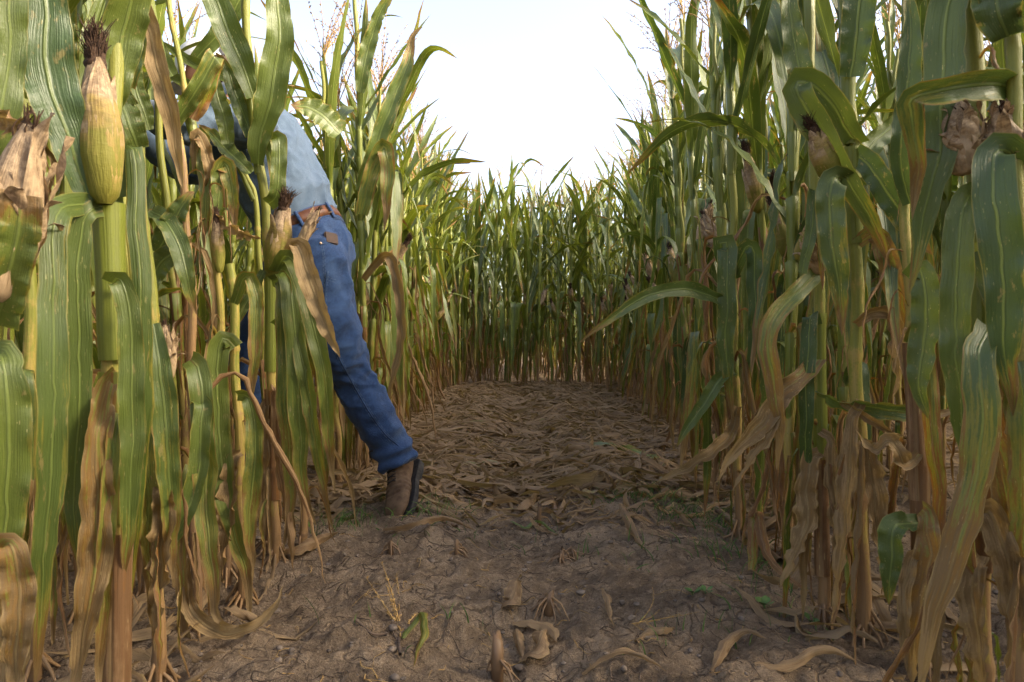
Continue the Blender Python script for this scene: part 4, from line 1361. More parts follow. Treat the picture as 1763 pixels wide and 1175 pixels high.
def ball(c, r, M=None, k=3):
    bm = bmesh.new()
    bmesh.ops.create_icosphere(bm, subdivisions=k, radius=1)
    V = np.array([v.co[:] for v in bm.verts]) * np.array(r)
    if M is not None:
        V = V @ np.array(M).T
    F = np.array([[v.index for v in f.verts] + [f.verts[2].index] for f in bm.faces])
    F = F[:, :3]
    bm.free()
    return V + np.array(tuple(c)), F


def fuse(name, parts, voxel, mats, smooth=4, deform=None):
    """union of closed volumes as one continuous skin"""
    V, F, n = [], [], 0
    for v, f in parts:
        V += np.asarray(v).tolist()
        F += [[int(i) + n for i in q] for q in np.asarray(f)]
        n += len(v)
    me = bpy.data.meshes.new('tmp')
    me.from_pydata(V, [], F)
    o = bpy.data.objects.new('tmp', me)
    COL.objects.link(o)
    m = o.modifiers.new('r', 'REMESH')
    m.mode = 'VOXEL'
    m.voxel_size = voxel
    if smooth:
        s = o.modifiers.new('s', 'SMOOTH')
        s.factor = .5
        s.iterations = smooth
    dg = bpy.context.evaluated_depsgraph_get()
    out = bpy.data.meshes.new_from_object(o.evaluated_get(dg))
    bpy.data.objects.remove(o)
    out.name = name
    nv = len(out.vertices)
    co = np.zeros(nv * 3, np.float32)
    out.vertices.foreach_get('co', co)
    co = co.reshape(-1, 3).astype(float)
    if deform is not None:
        no = np.zeros(nv * 3, np.float32)
        out.vertices.foreach_get('normal', no)
        co = co + no.reshape(-1, 3) * deform(co)[:, None]
        out.vertices.foreach_set('co', co.astype(np.float32).ravel())
    out.materials.clear()
    for mt in mats:
        out.materials.append(mt)
    out.polygons.foreach_set('use_smooth', np.ones(len(out.polygons), bool))
    out.update()
    return out


YM = 2.46          # depth of the man's middle
man = bpy.data.objects.new('person', None)
COL.objects.link(man)
ML = Vector((axis_x(560, YM), YM, 0))
man.location = ML
man.rotation_euler = (0, 0, 0)
tag(man, 'man in blue shirt, jeans and boots leaning sideways into the left maize wall', 'person')


def mlink(name, me, parent=None):
    me.transform(Matrix.Translation(-ML))
    return link(name, me, parent or man)


def M_(px, py, Y):
    return np.array(tuple(at(px, py, Y)))


hipN, kneeN, ankN = M_(545, 446, 2.37), M_(598, 634, 2.42), M_(684, 792, 2.49)
hipF, kneeF, ankF = M_(508, 446, 2.57), M_(432, 598, 2.66), M_(448, 815, 2.68)
spine = [M_(556, 455, YM), M_(516, 395, YM), M_(482, 312, YM), M_(452, 245, YM), M_(424, 196, YM), M_(407, 172, YM)]
shN, elN, wrN = M_(428, 212, 2.28), M_(322, 214, 2.16), M_(226, 190, 2.2)
shF, elF, wrF = M_(412, 228, 2.64), M_(322, 288, 2.70), M_(242, 238, 2.62)
headc = M_(362, 134, YM)

# ---- body: one skin, head with a face, hands with five fingers
body = []
body.append(loft(spine, [(.10, .15), (.11, .14), (.11, .155), (.115, .17), (.09, .16), (.06, .07)]))
body.append(loft([spine[4], spine[5], M_(390, 158, YM), M_(370, 140, YM)], [(.065, .08), (.062, .062), (.058, .056), (.06, .055)]))
for (a, b_, c) in ((hipN, kneeN, ankN), (hipF, kneeF, ankF)):
    body.append(loft([a, (a + b_) / 2, b_, b_ * .65 + c * .35, c], [(.08, .075), (.072, .068), (.052, .052), (.055, .052), (.038, .038)]))
for (a, b_, c) in ((shN, elN, wrN), (shF, elF, wrF)):
    body.append(loft([spine[4] * .5 + a * .5, a, (a + b_) / 2, b_, b_ * .6 + c * .4, c], [(.06, .06), (.056, .056), (.047, .047), (.039, .039), (.037, .037), (.026, .030)], (0, 0, 1)))
# head: faces left and slightly down, chin forward
fw = nrm(np.array([-.90, .10, -.32]))
lt = nrm(np.cross([0, 0, 1.], fw))      # the man's left (towards the camera)
up = np.cross(fw, lt)
HM = np.stack([fw, lt, up], 1)


def hp(f, l, u):
    return headc + HM @ np.array([f, l, u])


body.append(ball(hp(-.012, 0, .025), (.100, .077, .098), HM))
body.append(ball(hp(.030, 0, -.045), (.060, .060, .075), HM))
body.append(ball(hp(.058, 0, -.098), (.028, .034, .024), HM))           # chin
body.append(ball(hp(.092, 0, -.022), (.020, .013, .026), HM))           # nose
body.append(ball(hp(.080, 0, -.066), (.014, .026, .007), HM))           # upper lip
body.append(ball(hp(.078, 0, -.078), (.014, .024, .007), HM))           # lower lip
body.append(ball(hp(.078, 0, .014), (.016, .052, .010), HM))            # brow
for s_ in (1, -1):
    body.append(ball(hp(-.012, .079 * s_, -.020), (.018, .008, .031), HM))   # ear
    body.append(ball(hp(-.016, .086 * s_, -.006), (.015, .006, .015), HM))
    body.append(ball(hp(.055, .045 * s_, -.035), (.028, .024, .022), HM))     # cheek


def hand(w_, d, palm_n, thumb_side):
    """palm, four fingers of different lengths, thumb from the side of the palm near its base"""
    out = []
    d = nrm(d)
    n_ = nrm(palm_n - d * (palm_n * d).sum())
    s_ = np.cross(d, n_) * thumb_side
    out.append(loft([w_ - d * .02, w_ + d * .02, w_ + d * .055, w_ + d * .088], [(.020, .026), (.016, .034), (.015, .041), (.011, .038)], s_, nc=16))
    for k, (o_, ln, spread) in enumerate(((.029, .072, .10), (.010, .080, .02), (-.010, .074, -.06), (-.028, .058, -.16))):
        b0 = w_ + d * .080 + s_ * o_
        d1 = nrm(d + s_ * spread - n_ * -.25)
        d2 = nrm(d1 + n_ * .75)
        d3 = nrm(d2 + n_ * .7)
        out.append(loft([b0 - d * .012, b0, b0 + d1 * ln * .45, b0 + d1 * ln * .45 + d2 * ln * .32, b0 + d1 * ln * .45 + d2 * ln * .32 + d3 * ln * .25],
                        [(.0088, .0088), (.0086, .0086), (.0082, .0082), (.0074, .0074), (.0055, .0055)], s_, nc=10))
    b0 = w_ + d * .022 + s_ * .026
    out.append(loft([b0 - s_ * .01, b0 + s_ * .014 + d * .012, b0 + s_ * .026 + d * .036 + n_ * .012, b0 + s_ * .026 + d * .060 + n_ * .026], [(.012, .012), (.0115, .0115), (.0092, .0092), (.0065, .0065)], n_, nc=10))
    return out


body += hand(wrN, wrN - elN + np.array([0, .05, .04]), np.array([0, .8, -.5]), 1)
body += hand(wrF, wrF - elF + np.array([-.05, .02, -.12]), np.array([-.3, -.3, -.8]), -1)
bmesh_body = fuse('body', body, .0042, [M_SKIN], 2)
mlink('body', bmesh_body)
for s_ in (1, -1):
    V, F = ball(hp(.074, .030 * s_, -.006), (.011, .012, .009), HM, 2)
    mlink('eye', mk_mesh('eye', V, F, mats=[M_EYE]))
    V, F = ball(hp(.083, .031 * s_, -.007), (.004, .005, .005), HM, 2)
    mlink('iris', mk_mesh('iris', V, F, mats=[M_HAIR]))

# hair below the cap
hair = [ball(hp(-.030, 0, .010), (.088, .080, .080), HM), ball(hp(-.062, 0, -.030), (.046, .066, .055), HM)]
hm_ = fuse('hair', hair, .006, [M_HAIR], 2, lambda p: .003 * vnoise(p * 90))
mlink('hair', hm_)

# cap: dome, brim, rear mesh patch, button
bm = bmesh.new()
bmesh.ops.create_icosphere(bm, subdivisions=4, radius=1)
for v in list(bm.verts):
    if v.co.z < -.18:
        bm.verts.remove(v)
cv = np.array([v.co[:] for v in bm.verts])
bm.verts.index_update()
cf = np.array([[v.index for v in f.verts] for f in bm.faces])
bm.free()
dome = cv * np.array([.113, .091, .104])
dome[:, 2] += .012 * np.clip(dome[:, 0] / .1, 0, 1)
ang6 = np.arctan2(cv[:, 1], cv[:, 0])
dome *= (1 - .012 * np.exp(-((np.abs(((ang6 / (np.pi / 3)) % 1) - .5) - .5) / .04) ** 2))[:, None]
dome = dome @ HM.T + hp(-.008, 0, .040)
capo = link('cap', mk_mesh('cap', dome - np.array(ML), cf, mats=[M_CAP]), man)
sldf = capo.modifiers.new('thickness', 'SOLIDIFY')
sldf.thickness = .003
nr, nc = 8, 17
bv = []
for i in range(nr):
    f_ = i / (nr - 1)
    for j in range(nc):
        a = (j / (nc - 1) - .5) * R(130)
        rx = .098 + f_ * .075 * math.cos(a) ** .6
        bv.append(hp(-.008 + rx * math.cos(a), (.088 + .006 * f_) * math.sin(a), .030 - .022 * f_ - .020 * math.sin(a) ** 2 * f_))
br = link('brim', mk_mesh('brim', np.array(bv) - np.array(ML), grid_faces(nr, nc), mats=[M_CAP]), capo)
br.modifiers.new('thickness', 'SOLIDIFY').thickness = .003
rear = []
sel = [(i, v) for i, v in enumerate(cv)]
pm = bmesh.new()
bmesh.ops.create_icosphere(pm, subdivisions=4, radius=1)
for v in list(pm.verts):
    if not (v.co.x < -.35 and -.15 < v.co.z < .72 and abs(v.co.y) < .75):
        pm.verts.remove(v)
pm.verts.index_update()
pv = np.array([v.co[:] for v in pm.verts]) * np.array([.1165, .0945, .1075])
pf = np.array([[v.index for v in f.verts] for f in pm.faces])
pm.free()
pv = pv @ HM.T + hp(-.008, 0, .040)
link('mesh_panel', mk_mesh('mesh_panel', pv - np.array(ML), pf, mats=[M_DARK]), capo)


# ---- jeans
def folds(p, seed, d, freq, amp):
    """soft creases stretched along direction d"""
    d = nrm(np.array(d, float))
    q = p - (p @ d)[:, None] * d * .78
    n1 = vnoise(q * freq + seed)
    n2 = vnoise(q * freq * 2.1 + seed + 9)
    return amp * ((1 - np.abs(n1)) ** 2 * .9 + .45 * n2 - .35)


cuffN = ankN + nrm(ankN - kneeN) * .010
cuffF = ankF + nrm(ankF - kneeF) * .03
jp = []
waist = M_(521, 400, YM)
jp.append(loft([waist + np.array([.0, 0, -.002]), M_(531, 417, YM), M_(543, 445, YM), M_(552, 478, YM)], [(.134, .160), (.140, .172), (.140, .180), (.10, .150)], n=30))
midN, midF = (hipN + kneeN) / 2, (hipF + kneeF) / 2
jp.append(loft([hipN + np.array([-.02, .03, .06]), hipN, M_(562, 525, 2.37), M_(580, 585, 2.38), kneeN, (kneeN * .6 + ankN * .4), (kneeN * .25 + ankN * .75), cuffN],
               [(.09, .075), (.106, .098), (.093, .095), (.083, .086), (.077, .078), (.073, .074), (.069, .070), (.074, .075)], n=80))
jp.append(loft([hipF + np.array([.03, -.03, .05]), hipF, midF, kneeF, kneeF * .5 + ankF * .5, cuffF],
               [(.09, .075), (.10, .095), (.088, .09), (.076, .078), (.072, .074), (.072, .074)], n=70))
legdir = nrm(ankN - kneeN)


def jeans_def(p):
    t = ((p - kneeN) @ legdir) / np.linalg.norm(ankN - kneeN)
    near_leg = np.exp(-(np.linalg.norm(np.cross(p - kneeN, legdir), axis=1) / .12) ** 4)
    d = folds(p, 3, (.9, .2, .35), 15, .014)
    kn = near_leg * np.exp(-((t - .02) / .22) ** 2)
    d = d + kn * folds(p, 41, (.95, .1, -.1), 26, .020)
    an = near_leg * np.clip((t - .62) / .3, 0, 1)
    d = d + an * .015 * np.sin(t * 46 + 2.2 * vnoise(p * 11)) * (.5 + .5 * vnoise(p * 7 + 4))
    hip = np.exp(-(np.linalg.norm(p - (hipN + np.array([.02, 0, -.10])), axis=1) / .10) ** 2)
    d = d + hip * folds(p, 77, (.8, 0, .6), 22, .015)
    return d


jm = fuse('jeans', jp, .006, [M_DENIM], 5, jeans_def)
jeans = mlink('jeans', jm)
bvh = BVHTree.FromPolygons([v.co[:] for v in jm.vertices], [tuple(p.vertices) for p in jm.polygons])
CAMP = Vector((0, 0, CAM_H))


def on_surface(tree, pts, n, off=.001):
    """run a seam over the cloth: the points where photo pixel lines meet it"""
    Q = catmull(np.array([(p[0], p[1], 0) for p in pts], float), n)
    out = []
    for q in Q:
        d = (at(q[0], q[1], 2.0) - CAMP).normalized()
        h, nn, _, _ = tree.ray_cast(CAMP - ML, d)
        if h is not None:
            out.append(np.array(h) + np.array(nn) * off)
    return np.array(out)


def seam(tree, pts, parent, name='seam', n=70, r=.0008, mat=None, dashed=True):
    P = on_surface(tree, pts, n)
    if len(P) < 3:
        return None
    acc = Acc()
    if dashed:
        for k in range(0, len(P) - 2, 3):
            V, F, _ = tube(P[k:k + 3], r, 5, cap=False)
            acc.add(V, F)
    else:
        V, F, _ = tube(P, r, 6, cap=False)
        acc.add(V, F)
    return link(name, acc.mesh(name, [mat or M_STITCH]), parent)


so_ = [(560, 470), (557, 520), (562, 566), (578, 610), (604, 660), (634, 712), (660, 748), (684, 770)]
seam(bvh, so_, jeans, 'outer_seam', 110)
seam(bvh, [(x + 5, y - 3) for x, y in so_], jeans, 'outer_seam', 110)
seam(bvh, [(x + 2.4, y - 1.5) for x, y in so_], jeans, 'seam_ridge', 90, .0022, M_DENIM, False)
seam(bvh, [(655, 817), (672, 814), (690, 803), (698, 792)], jeans, 'hem_stitching', 34)
seam(bvh, [(552, 418), (556, 440), (557, 470), (564, 482), (578, 487)], jeans, 'pocket_stitching', 40)
seam(bvh, [(550, 420), (565, 420), (580, 426)], jeans, 'pocket_stitching', 20)
seam(bvh, [(555, 418), (559, 440), (560, 468), (567, 478), (580, 483)], jeans, 'pocket_stitching', 40)
seam(bvh, [(526, 420), (527, 440), (531, 456)], jeans, 'pocket_stitching', 24)
for q in ((552, 419), (526, 433), (530, 420)):
    P = on_surface(bvh, [q, (q[0] + 1, q[1])], 2)
    if len(P):
        V, F = ball(P[0], (.0045, .0045, .0045), None, 2)
        link('rivet', mk_mesh('rivet', V, F, mats=[M_METAL]), jeans)

# ---- shirt
sp = []
sp.append(loft([M_(527, 406, YM), M_(516, 392, YM), M_(500, 352, YM), M_(481, 308, YM), M_(462, 258, YM), M_(440, 212, YM), M_(418, 190, YM), M_(406, 176, YM)],
               [(.118, .146), (.137, .160), (.147, .172), (.142, .182), (.138, .19), (.112, .185), (.075, .12), (.058, .066)], n=90, nc=40))
for (a, b_, c, k) in ((shN, elN, wrN, 1), (shF, elF, wrF, -1)):
    inner = spine[4] * .55 + a * .45 + np.array([.03, 0, -.03])
    sp.append(loft([inner, a, a * .6 + b_ * .4, b_, b_ * .55 + c * .45, b_ * .12 + c * .88, c + (c - b_) * .02],
                   [(.085, .085), (.083, .080), (.070, .068), (.062, .060), (.055, .053), (.042, .042), (.040, .040)], (0, 0, 1), n=70))


def shirt_def(p):
    wa = M_(521, 398, YM)
    t = np.linalg.norm(p - wa, axis=1)
    d = folds(p, 5, (.55, .1, .8), 11, .016)
    d = d + np.exp(-(t / .20) ** 2) * folds(p, 31, (.35, .1, .9), 24, .024)
    ap = np.linalg.norm(p - M_(415, 240, 2.30), axis=1)
    d = d + np.exp(-(ap / .17) ** 2) * folds(p, 61, (.9, .1, -.15), 22, .022)
    el = np.minimum(np.linalg.norm(p - elN, axis=1), np.linalg.norm(p - elF, axis=1))
    d = d + np.exp(-(el / .12) ** 2) * folds(p, 91, (.3, .3, .9), 30, .012)
    d = d + .006 * vnoise(p * 6 + 2)
    return d


sm_ = fuse('shirt', sp, .0058, [M_SHIRT], 4, shirt_def)
shirt = mlink('shirt', sm_)
sbvh = BVHTree.FromPolygons([v.co[:] for v in sm_.vertices], [tuple(p.vertices) for p in sm_.polygons])
seam(sbvh, [(400, 205), (425, 190), (455, 190), (480, 200)], shirt, 'yoke_seam', 60, .0016, M_SHIRT, False)
seam(sbvh, [(418, 180), (424, 205), (428, 235), (424, 262)], shirt, 'armhole_seam', 60, .0018, M_SHIRT, False)
# collar: a turned band round the neck
ncl = 36
nd = nrm(spine[5] - spine[4])
cx, cy_ = np.cross([0, 1., 0], nd), np.array([0, 1., 0])
cvs = []
for i, (h_, ro) in enumerate(((-.02, .078), (.005, .074), (.030, .070), (.038, .074), (.020, .084), (-.012, .094))):
    for j in range(ncl):
        a = j / ncl * 6.283
        cvs.append(spine[5] + nd * h_ + (cx * math.cos(a) * ro * .95 + cy_ * math.sin(a) * ro))
link('collar', mk_mesh('collar', np.array(cvs) - np.array(ML), grid_faces(6, ncl, True), mats=[M_SHIRT]), man).modifiers.new('thickness', 'SOLIDIFY').thickness = .003

# ---- belt, loops
bdir = nrm(M_(531, 417, YM) - M_(516, 392, YM))
bc = M_(524, 399, YM)
bx_ = nrm(np.cross([0, 1., 0], bdir))
nb = 72
bv = []
for (h_, o_) in ((-.019, .0), (-.019, .004), (.019, .004), (.019, .0)):
    for j in range(nb):
        a = j / nb * 6.283
        bv.append(bc - bdir * h_ + bx_ * math.cos(a) * (.138 + o_) + np.array([0, 1, 0]) * math.sin(a) * (.166 + o_))
belt = link('belt', mk_mesh('belt', np.array(bv) - np.array(ML), grid_faces(4, nb, True), mats=[M_BELT], smooth=False), man)
wb = []
for (h_, o_) in ((-.026, -.006), (-.026, .0015), (.040, .005), (.040, -.006)):
    for j in range(nb):
        a = j / nb * 6.283
        wb.append(bc + bdir * h_ + bx_ * math.cos(a) * (.136 + o_) + np.array([0, 1, 0]) * math.sin(a) * (.164 + o_))
link('waistband', mk_mesh('waistband', np.array(wb) - np.array(ML), grid_faces(4, nb, True), mats=[M_DENIM]), jeans)
for a in (4.45, 5.12, 5.85, .6, 3.6):
    lv = []
    for h_ in np.linspace(-.027, .033, 7):
        for da in (-.042, .042):
            for o_ in (.0065, .0095):
                aa = a + da
                bul = .003 * math.cos(h_ / .03 * 1.5)
                lv.append(bc + bdir * h_ + bx_ * math.cos(aa) * (.138 + o_ + bul) + np.array([0, 1, 0]) * math.sin(aa) * (.166 + o_ + bul))
    lv = np.array(lv).reshape(7, 4, 3)[:, [0, 1, 3, 2]]
    link('belt_loop', mk_mesh('belt_loop', lv.reshape(-1, 3) - np.array(ML), grid_faces(7, 4, True), mats=[M_DENIM], smooth=False), jeans)

# wrist watch strap on the far wrist
wd_ = nrm(wrF - elF)
V, F = loft([wrF - wd_ * .012 + wd_ * .0, wrF + wd_ * .010], [(.031, .035), (.031, .035)], (0, 0, 1), n=6)
wst = bpy.data.objects.new('wrist_watch', None)
w_o = link('wrist_watch', mk_mesh('wrist_watch', V, F, mats=[M_WALLET]))
bpy.data.objects.remove(wst)
tag(w_o, 'dark strapped watch worn on the wrist of the man', 'watch')

# ---- boots
def boot(heel, f, u, shin, name='boot'):
    f = nrm(f)
    u = nrm(u - f * (u * f).sum())
    l = np.cross(u, f)
    B = np.stack([f, l, u], 1)

    def bp(x, y, z):
        return heel + B @ np.array([x, y, z])
    # sections from heel to toe: x, half width, top height
    sec = [(-.004, .020, .055), (.012, .032, .085), (.05, .036, .105), (.09, .037, .098), (.13, .040, .080), (.175, .046, .066), (.215, .047, .056), (.255, .040, .047), (.285, .024, .034)]
    parts = []
    pts = [bp(x, 0, h / 2 + .012) for x, w_, h in sec]
    parts.append(loft(pts, [(h / 2, w_ * 1.12) for x, w_, h in sec], l, n=60, nc=32))
    parts.append(loft([bp(.045, 0, .07), bp(.05, 0, .11), bp(.05, 0, .115) + shin * .02, bp(.05, 0, .115) + shin * .045], [(.052, .040), (.054, .044), (.053, .047), (.051, .047)], l, n=24))

    def bd(p):
        q = (p - heel) @ B
        toe = np.clip((q[:, 0] - .20) / .05, 0, 1)
        seamline = np.exp(-((q[:, 0] - .205 + 6 * q[:, 1] ** 2) / .004) ** 2) * (q[:, 2] > .03)
        vamp = np.exp(-((np.abs(q[:, 1]) - .020 - .06 * (q[:, 0] - .08)) / .003) ** 2) * ((q[:, 0] > .05) & (q[:, 0] < .17) & (q[:, 2] > .05))
        crease = np.exp(-((q[:, 0] - .165) / .03) ** 2) * np.sin(q[:, 0] * 330) * .0016
        return .0025 * vnoise(p * 30 + 7) + crease - .0022 * seamline - .002 * vamp
    me = fuse(name, parts, .0042, [M_BOOT], 3, bd)
    b_o = mlink(name, me)
    # sole with heel block and welt
    out = []
    for (x, w_, h) in [(-.010, .018, 0), (.004, .034, 0), (.05, .038, 0), (.10, .036, 0), (.14, .042, 0), (.18, .049, 0), (.22, .050, 0), (.26, .043, 0), (.288, .026, 0), (.297, .008, 0)]:
        out.append((x, w_ * 1.1))
    xs = np.linspace(-.010, .297, 40)
    ws = np.interp(xs, [o[0] for o in out], [o[1] for o in out])
    ol = np.concatenate([np.stack([xs, ws], -1), np.stack([xs[::-1], -ws[::-1]], -1)])
    n_ = len(ol)
    rings = []
    for (zz, sc) in ((.014, .97), (.012, 1.0), (.004, 1.0), (None, .985)):
        z_ = np.where(ol[:, 0] < .085, -.014, -.006) if zz is None else np.full(n_, zz)
        c_ = np.array([.14, 0])
        q = (ol - c_) * sc + c_
        rings.append(np.stack([q[:, 0], q[:, 1], z_], -1))
    SV = np.vstack(rings)
    SF = [list(map(int, q)) for q in grid_faces(4, n_, True)]
    SF += [[i, i + 1, n_ - 2 - i, n_ - 1 - i] for i in range(0, n_ // 2 - 1)]
    b3 = 3 * n_
    SF += [[b3 + n_ - 1 - i, b3 + n_ - 2 - i, b3 + i + 1, b3 + i] for i in range(0, n_ // 2 - 1)]
    sole = link('sole', mk_mesh('sole', SV @ B.T + heel - np.array(ML), SF, mats=[M_SOLE], smooth=False), b_o)
    # laces over the instep
    tree = BVHTree.FromPolygons([v.co[:] for v in me.vertices], [tuple(p.vertices) for p in me.polygons])
    acc = Acc()

    def drop(x, y):
        o_ = Vector(bp(x, y, .25)) - ML
        h, nn, _, _ = tree.ray_cast(o_, Vector(-u))
        return None if h is None else np.array(h) + np.array(nn) * .0022
    for k in range(5):
        x0, x1 = .075 + k * .018, .086 + k * .018
        for sg in (1, -1):
            P = [drop(x0 + (x1 - x0) * t, sg * (.019 - .038 * t)) for t in np.linspace(0, 1, 7)]
            P = [p for p in P if p is not None]
            if len(P) > 3:
                V, F, _ = tube(np.array(P), .0019, 6)
                acc.add(V, F)
    P0 = drop(.078, 0)
    if P0 is not None:
        for sg in (1, -1):
            for q in ((.02, .045, -.01), (-.005, .055, -.02)):
                P = catmull([P0, P0 + l * sg * q[1] * .5 + u * .018, P0 + l * sg * q[1] + f * q[0] + u * q[2]], 9)
                V, F, _ = tube(P, .0017, 6)
                acc.add(V, F)
    if acc.V:
        link('lace', acc.mesh('lace', [M_SOLE]), b_o)
    # side seam ridge round the ankle collar
    return b_o


fN = np.array([-.05, -.82, -.57])
toeN = M_(691, 903, 2.345)
boot(toeN - nrm(fN) * .285, fN, np.array([-.62, -.42, .66]), nrm(kneeN - ankN))
fF = np.array([-.97, .22, 0.])
heelF = np.array([ankF[0] + .05, ankF[1], .025 + gz(ankF[0], ankF[1])])
boot(heelF, fF, np.array([0, 0, 1.]), nrm(kneeF - ankF))

# wallet sticking out of the back pocket
wp = on_surface(bvh, [(569, 412), (570, 412)], 2)
wc = (wp[0] if len(wp) else np.array([0, 0, 0])) + np.array(ML)
wx = nrm(np.array([.80, .55, -.12]))
wz = nrm(np.array([-.10, .05, 1.]))
wy = np.cross(wz, wx)
wacc = Acc()
bm = bmesh.new()
bmesh.ops.create_cube(bm, size=1)
bmesh.ops.scale(bm, verts=bm.verts, vec=(.046, .016, .040))
bmesh.ops.bevel(bm, geom=bm.edges[:], offset=.004, segments=3, affect='EDGES')
bm.transform(Matrix(((wx[0], wy[0], wz[0], 0), (wx[1], wy[1], wz[1], 0), (wx[2], wy[2], wz[2], 0), (0, 0, 0, 1))))
me = bpy.data.meshes.new('wallet')
bm.to_mesh(me)
bm.free()
me.materials.append(M_WALLET)
wo = link('wallet', me, loc=tuple(wc + np.array([.0, .004, .002])))
tag(wo, 'dark brown leather wallet peeking out of the back pocket of the jeans', 'wallet')

# wooden beam above the maize far left of the sky gap
bp0, bp1 = at(770, 281, 11.0), at(809, 279, 11.0)
bm = bmesh.new()
bmesh.ops.create_cube(bm, size=1)
Lb = (bp1 - bp0).length
bmesh.ops.scale(bm, verts=bm.verts, vec=(Lb + .6, .07, .06))
bmesh.ops.bevel(bm, geom=bm.edges[:], offset=.006, segments=2, affect='EDGES')
me = bpy.data.meshes.new('beam')
bm.to_mesh(me)
bm.free()
me.materials.append(M_WOOD)
ro = bpy.data.objects.new('wooden_post', None)
COL.objects.link(ro)
pz = (bp0.z + bp1.z) / 2
ro.location = (bp0.x - .35, 11.0, 0)
tag(ro, 'weathered wooden arm on a post jutting above the far left maize tops', 'post')
link('arm', me, ro, ((Lb + .6) / 2 - .25, 0, pz), (0, R(-2), 0))
V, F, _ = tube(np.array([[0, .06, -.1], [0, .06, pz * .5], [0, .06, pz + .02]]), .045, 12)
link('shaft', mk_mesh('shaft', V, F, mats=[M_WOOD]), ro)
# ------------------------------------------------------------------ the maize field
def left_x(y):
    return -.70 - .028 * (y - 2)


def right_x(y):
    return .85 + .098 * (y - 2)


frg = np.random.default_rng(5)
L_GROUP = 'maize plants of the left wall'
R_GROUP = 'maize plants of the right wall'
B_GROUP = 'maize plants of the wall closing the path'
SP = .165
n_ind = 0
plants = []      # (x, y, group, label kind, hue, row)
# left wall rows
for row in range(9):
    y0, y1 = (2.95, 8.2) if row == 0 else (1.45 + .80 * (row - 1), 9.0)
    y = y0
    while y < y1:
        x = left_x(y) - .74 * row
        plants.append((x + frg.normal(0, .035), y + frg.uniform(-.04, .04), 'L', row))
        y += SP
# right wall rows
for row in range(9):
    y0, y1 = (1.74, 8.1) if row == 0 else (1.35 + .72 * (row - 1), 9.0)
    y = y0
    while y < y1:
        x = right_x(y) + .74 * row
        plants.append((x + frg.normal(0, .035), y + frg.uniform(-.04, .04), 'R', row))
        y += SP
# unseen field rows added beside and behind the camera to block the sun
for row in range(5):
    for sg, lim in ((-1, .25 + .72 * row), (1, .30 + .66 * row)):
        for y in np.arange(-1.2 if sg > 0 else .3, min(lim, 1.3 + .7 * (row - 1)), .2):
            x = (left_x(y) if sg < 0 else right_x(y)) + sg * (.74 * row + .02)
            plants.append((x + frg.normal(0, .03), y, 'L' if sg < 0 else 'R', 8))
# a few standing between the first two left rows beside the man
for (x, y) in ((-1.12, 1.52), (-1.22, 1.78), (-1.02, 1.38), (-1.30, 1.98), (-1.40, 2.2), (-1.62, 2.35)):
    plants.append((x, y, 'L', 1))
# the wall thickens towards its far corners
for (x, y) in ((1.02, 7.3), (1.15, 6.7), (1.22, 7.7), (.98, 7.9), (1.30, 7.1), (1.08, 6.2)):
    plants.append((x, y, 'R', 0))
for (x, y) in ((-.78, 7.4), (-.70, 7.8), (-.62, 8.1), (-.74, 7.0)):
    plants.append((x, y, 'L', 0))
# wall closing the path
for row in range(9):
    y = 8.3 + .62 * row
    x = -1.0 - .2 * row
    while x < 1.62 + .25 * row:
        plants.append((x + frg.uniform(-.04, .04), y + frg.normal(0, .05), 'B', row))
        x += .19

LABELS = {
    ('L', 0, True): 'eared maize plant in the front row of the left wall beyond the man',
    ('L', 0, False): 'earless maize plant in the front row of the left wall beyond the man',
    ('L', 1, True): 'eared maize plant in the left wall, one row behind the front',
    ('L', 1, False): 'earless maize plant in the left wall, one row behind the front',
    ('L', 2, True): 'eared maize plant deep in the left wall, third row from the path',
    ('L', 2, False): 'earless maize plant deep in the left wall, third row from the path',
    ('R', 0, True): 'eared maize plant in the front row of the right wall along the path',
    ('R', 0, False): 'earless maize plant in the front row of the right wall along the path',
    ('R', 1, True): 'eared maize plant in the right wall, one row behind the front',
    ('R', 1, False): 'earless maize plant in the right wall, one row behind the front',
    ('R', 2, True): 'eared maize plant deep in the right wall, third row from the path',
    ('R', 2, False): 'earless maize plant deep in the right wall, third row from the path',
    ('B', 0, True): 'eared maize plant in the front row of the wall closing the path',
    ('B', 0, False): 'earless maize plant in the front row of the wall closing the path',
    ('B', 1, True): 'eared maize plant behind the front row of the wall closing the path',
    ('B', 1, False): 'earless maize plant behind the front row of the wall closing the path',
}
GROUPS = {'L': L_GROUP, 'R': R_GROUP, 'B': B_GROUP}
MAX_ROW = {'L': 3, 'R': 3, 'B': 2}
rest = []
for (x, y, g, row) in plants:
    if row < MAX_ROW[g] and n_ind < 292 and not (y > 6.5 and row == 2):
        ear = frg.random() < .8
        hue = {'L': .08, 'R': .66, 'B': .3}[g] + frg.uniform(-.12, .18)  # yellower left, bluer right: partly the warm sunlight put into leaf colour
        nm = {0: 0, 1: 1, 2: 2}[row]
        h = None
        near = y < 1.2
        make_plant(x, y, frg, LABELS[(g, nm, ear)] if not near else 'maize plant beside the camera at the near end of the left wall', GROUPS[g], hue, h=frg.uniform(1.85, 2.1) + .055 * max(0, y - 2) - (.24 if g == 'L' and y < 6 else 0) if g != 'B' else frg.uniform(2.1, 2.5), ear=ear,
                   shreds=(3 if row == 0 and g != 'B' else 2 if row < 2 else 0), big=1.25 if g == 'B' else 1.0)
        n_ind += 1
    else:
        rest.append((x, y, g, row))
print('individual plants', n_ind, 'rest', len(rest))


